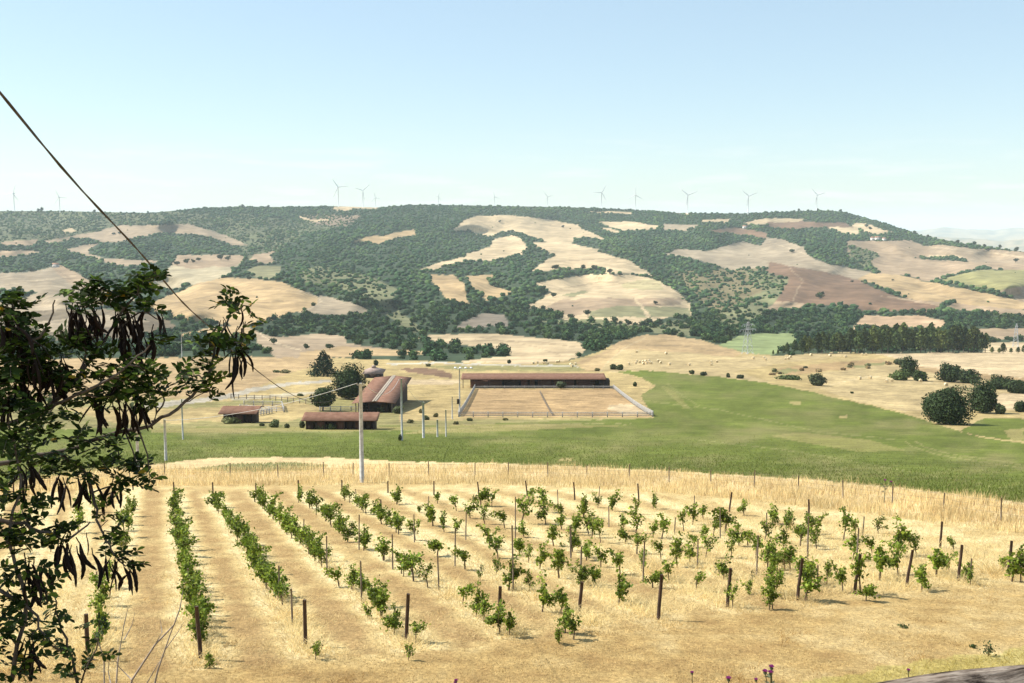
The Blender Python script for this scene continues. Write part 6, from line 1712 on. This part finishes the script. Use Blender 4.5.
    for (px, v, d, r, n) in BL:
        c = D(px, v, d)
        nn = Vector(twig_from[np.argmin(((twig_from - np.array(c)) ** 2).sum(1))].tolist())
        if (nn - c).length > .03:
            br.tube([nn, nn.lerp(c, .5) + Vector(rg.normal(size=3) * .015), c], [.005, .004, .002], 4, cap=False)
        for i in range(int(n * (((1.3 if v < 440 else .72) if px < 34 else .8 if v > 500 else 1.4) if px < 175 else 1.1))):
            rad = mpp(d) * r
            spray(c + Vector(rg.normal(size=3)) * rad * .52 + Vector((0, rg.normal() * rad * .6, 0)))
    # unseen upper crown, outside the picture at the left: shades what hangs below
    for i in range(2000):
        a, b = rg.uniform(0, 6.28), rg.uniform(-1, 1)
        u_ = rg.uniform(.3, 1) ** .5; q = Vector((-.15 + u_ * math.cos(a) * 1.5 * math.sqrt(1 - b * b), .5 + u_ * math.sin(a) * 1.7 * math.sqrt(1 - b * b), 4.8 + u_ * b * 1.5))
        lx = (q + base)
        if 512 + FPX * lx.x / max(lx.y, 1) > -45: continue
        spray(q)
    for k in range(14):
        a = rg.uniform(0, 6.28)
        e = Vector((-.6 + math.cos(a) * 1.0, .2 + math.sin(a) * 1.7, 4.5 + rg.uniform(-.7, .9)))
        if 512 + FPX * (e + base).x / max((e + base).y, 1) > -60: continue
        trunk.tube([tp[4], tp[4].lerp(e, .5) + Vector((0, 0, .15)), e], [.05, .03, .01], 6)
    trunk.build('trunk', M['bark'], t, True)
    br.build('branches', M['bark'], t, True)
    obj('foliage', mesh_np('foliage', np.array(lv), [np.array(lf)], np.array(lc)), M['locust'], t)
    # pods
    def pod_mesh(seed):
        r2 = np.random.default_rng(seed); L_ = r2.uniform(.13, .19); w_ = r2.uniform(.0105, .0145); bend = r2.uniform(-.022, .022)
        mb = MB(); V, F = [], []
        N = 9
        for i in range(N + 1):
            f = i / N
            ww = w_ * (math.sin(math.pi * min(max(f * .96 + .02, 0), 1)) ** .45) * (1 + .12 * math.sin(f * 30))
            th = ww * .38
            z = -.02 - f * L_; x = bend * math.sin(f * math.pi) * 1.2; y = .01 * math.sin(f * 3)
            for k in range(8):
                a = 2 * math.pi * k / 8; V.append((x + math.cos(a) * ww, y + math.sin(a) * th, z))
        for i in range(N):
            for k in range(8): F.append((i * 8 + k, i * 8 + (k + 1) % 8, (i + 1) * 8 + (k + 1) % 8, (i + 1) * 8 + k))
        F.append(tuple(range(8))); F.append(tuple(N * 8 + k for k in range(8)))
        mb.add(V, F); mb.tube([(0, 0, 0.015), (0, 0, -.03)], .003, 5)
        me = mb.mesh('seed_pod', True); me.materials.append(M['pod']); return me
    pm = [pod_mesh(s) for s in range(6)]
    PODS = [(8, 312, 5.4, 4), (16, 322, 5.4, 5), (3, 322, 5.4, 3), (72, 306, 5.6, 2), (76, 309, 5.6, 2), (82, 306, 5.7, 3), (92, 308, 5.7, 2), (98, 306, 5.7, 2), (85, 318, 5.7, 2),
            (118, 312, 5.8, 4), (124, 314, 5.8, 4), (128, 318, 5.8, 3), (133, 320, 5.8, 2), (140, 332, 5.8, 3), (150, 333, 5.8, 3), (162, 312, 5.8, 2), (147, 310, 5.8, 2), (120, 330, 5.8, 3), (128, 338, 5.8, 2),
            (30, 350, 5.4, 4), (40, 358, 5.5, 5), (48, 365, 5.5, 3), (55, 360, 5.6, 3), (62, 362, 5.6, 2), (20, 375, 5.4, 5), (30, 385, 5.4, 4), (8, 395, 5.3, 4), (96, 398, 5.7, 2), (101, 400, 5.7, 2), (108, 403, 5.7, 2), (112, 375, 5.6, 2), (125, 400, 5.8, 4), (132, 405, 5.9, 3), (139, 398, 5.9, 3),
            (222, 326, 6.05, 3), (226, 330, 6.05, 2), (240, 325, 6.1, 2), (244, 327, 6.1, 2), (232, 350, 6.0, 3), (238, 352, 6.0, 3), (243, 352, 6.0, 2), (228, 362, 6.0, 1), (247, 304, 6.1, 1),
            (22, 466, 5.4, 2), (28, 468, 5.5, 3), (58, 478, 5.9, 3), (64, 478, 5.9, 2), (82, 476, 5.9, 2), (88, 480, 5.9, 2), (112, 480, 5.9, 3), (60, 543, 5.4, 3), (66, 545, 5.4, 3), (70, 546, 5.4, 2), (98, 556, 5.8, 1), (108, 562, 5.8, 2), (114, 560, 5.8, 2), (122, 565, 5.8, 3), (128, 564, 5.8, 3), (74, 548, 5.4, 1), (44, 565, 5.3, 4), (36, 570, 5.2, 4), (25, 560, 5.2, 3), (28, 640, 5.2, 3), (30, 650, 5.2, 3), (88, 535, 5.8, 1)]
    pods = []
    for (px, v, d, n) in PODS:
        for i in range(int(n * (1.0 if px > 200 else 1.35) + .5)):
            q = D(px + rg.normal() * 3.4, v + rg.normal() * 3.4, d + rg.normal() * .05)
            pods.append((q,  rg.uniform(0, 6.28), rg.normal() * .24, rg.normal() * .24, rg.uniform(.72, 1.1), rg.integers(0, 6)))
    print('pods', len(pods))
    for i, (q, rz_, rx_, ry_, s_, k) in enumerate(pods[:100]) if False else enumerate(pods):
        if i < 100:
            o = bpy.data.objects.new('seed_pod', pm[k]); col.objects.link(o); o.parent = t
            o.location = q; o.rotation_euler = (rx_, ry_, rz_); o.scale = (s_,) * 3
    rest = pods[100:]
    if rest:
        vs, fs, off = [], {}, 0
        for (q, rz_, rx_, ry_, s_, k) in rest:
            mtx = Matrix.Translation(q) @ Matrix.Rotation(rz_, 4, 'Z') @ Matrix.Rotation(ry_, 4, 'Y') @ Matrix.Rotation(rx_, 4, 'X') @ Matrix.Scale(s_, 4)
            me = pm[k]
            vs += [list(mtx @ w.co) for w in me.vertices]
            for pl in me.polygons: fs.setdefault(len(pl.vertices), []).append([i + off for i in pl.vertices])
            off += len(me.vertices)
        o = obj('seed_pods', mesh_np('seed_pods', np.array(vs), [np.array(f) for f in fs.values()], None, True), M['pod'], t)
        o['kind'] = 'stuff'
    return t
pod_tree()
# bare twigs of a dead shrub at the lower left
db = thing('dead_shrub', 'leafless thorny grey twigs reaching up at the lower left', 'shrub', P(130, 740, 9))
o0 = P(130, 740, 9)
mb = MB()
for pts, r in [([(118, 745), (132, 680), (155, 645), (174, 625), (180, 608), (183, 590)], .012), ([(140, 745), (158, 670), (170, 635), (179, 612)], .011), ([(112, 745), (118, 660), (124, 625), (128, 608)], .009), ([(105, 745), (104, 660), (98, 640), (92, 632)], .008), ([(155, 645), (162, 632), (160, 618)], .006), ([(132, 680), (120, 668), (112, 656)], .006), ([(165, 650), (178, 632), (184, 622)], .005), ([(124, 640), (132, 625), (135, 612)], .005), ([(140, 740), (147, 683), (158, 664), (165, 655)], .007), ([(112, 690), (108, 670), (110, 655)], .006)]:
    q = [P(a, b, 9 + .1 * math.sin(a)) - o0 for a, b in pts]
    mb.tube(q, [r * (1 - .75 * i / (len(q) - 1)) for i in range(len(q))], 5)
mb.build('twigs', flat_mat('grey_twig', (.22, .18, .15), (.36, .31, .27), 20, .9), db, True)
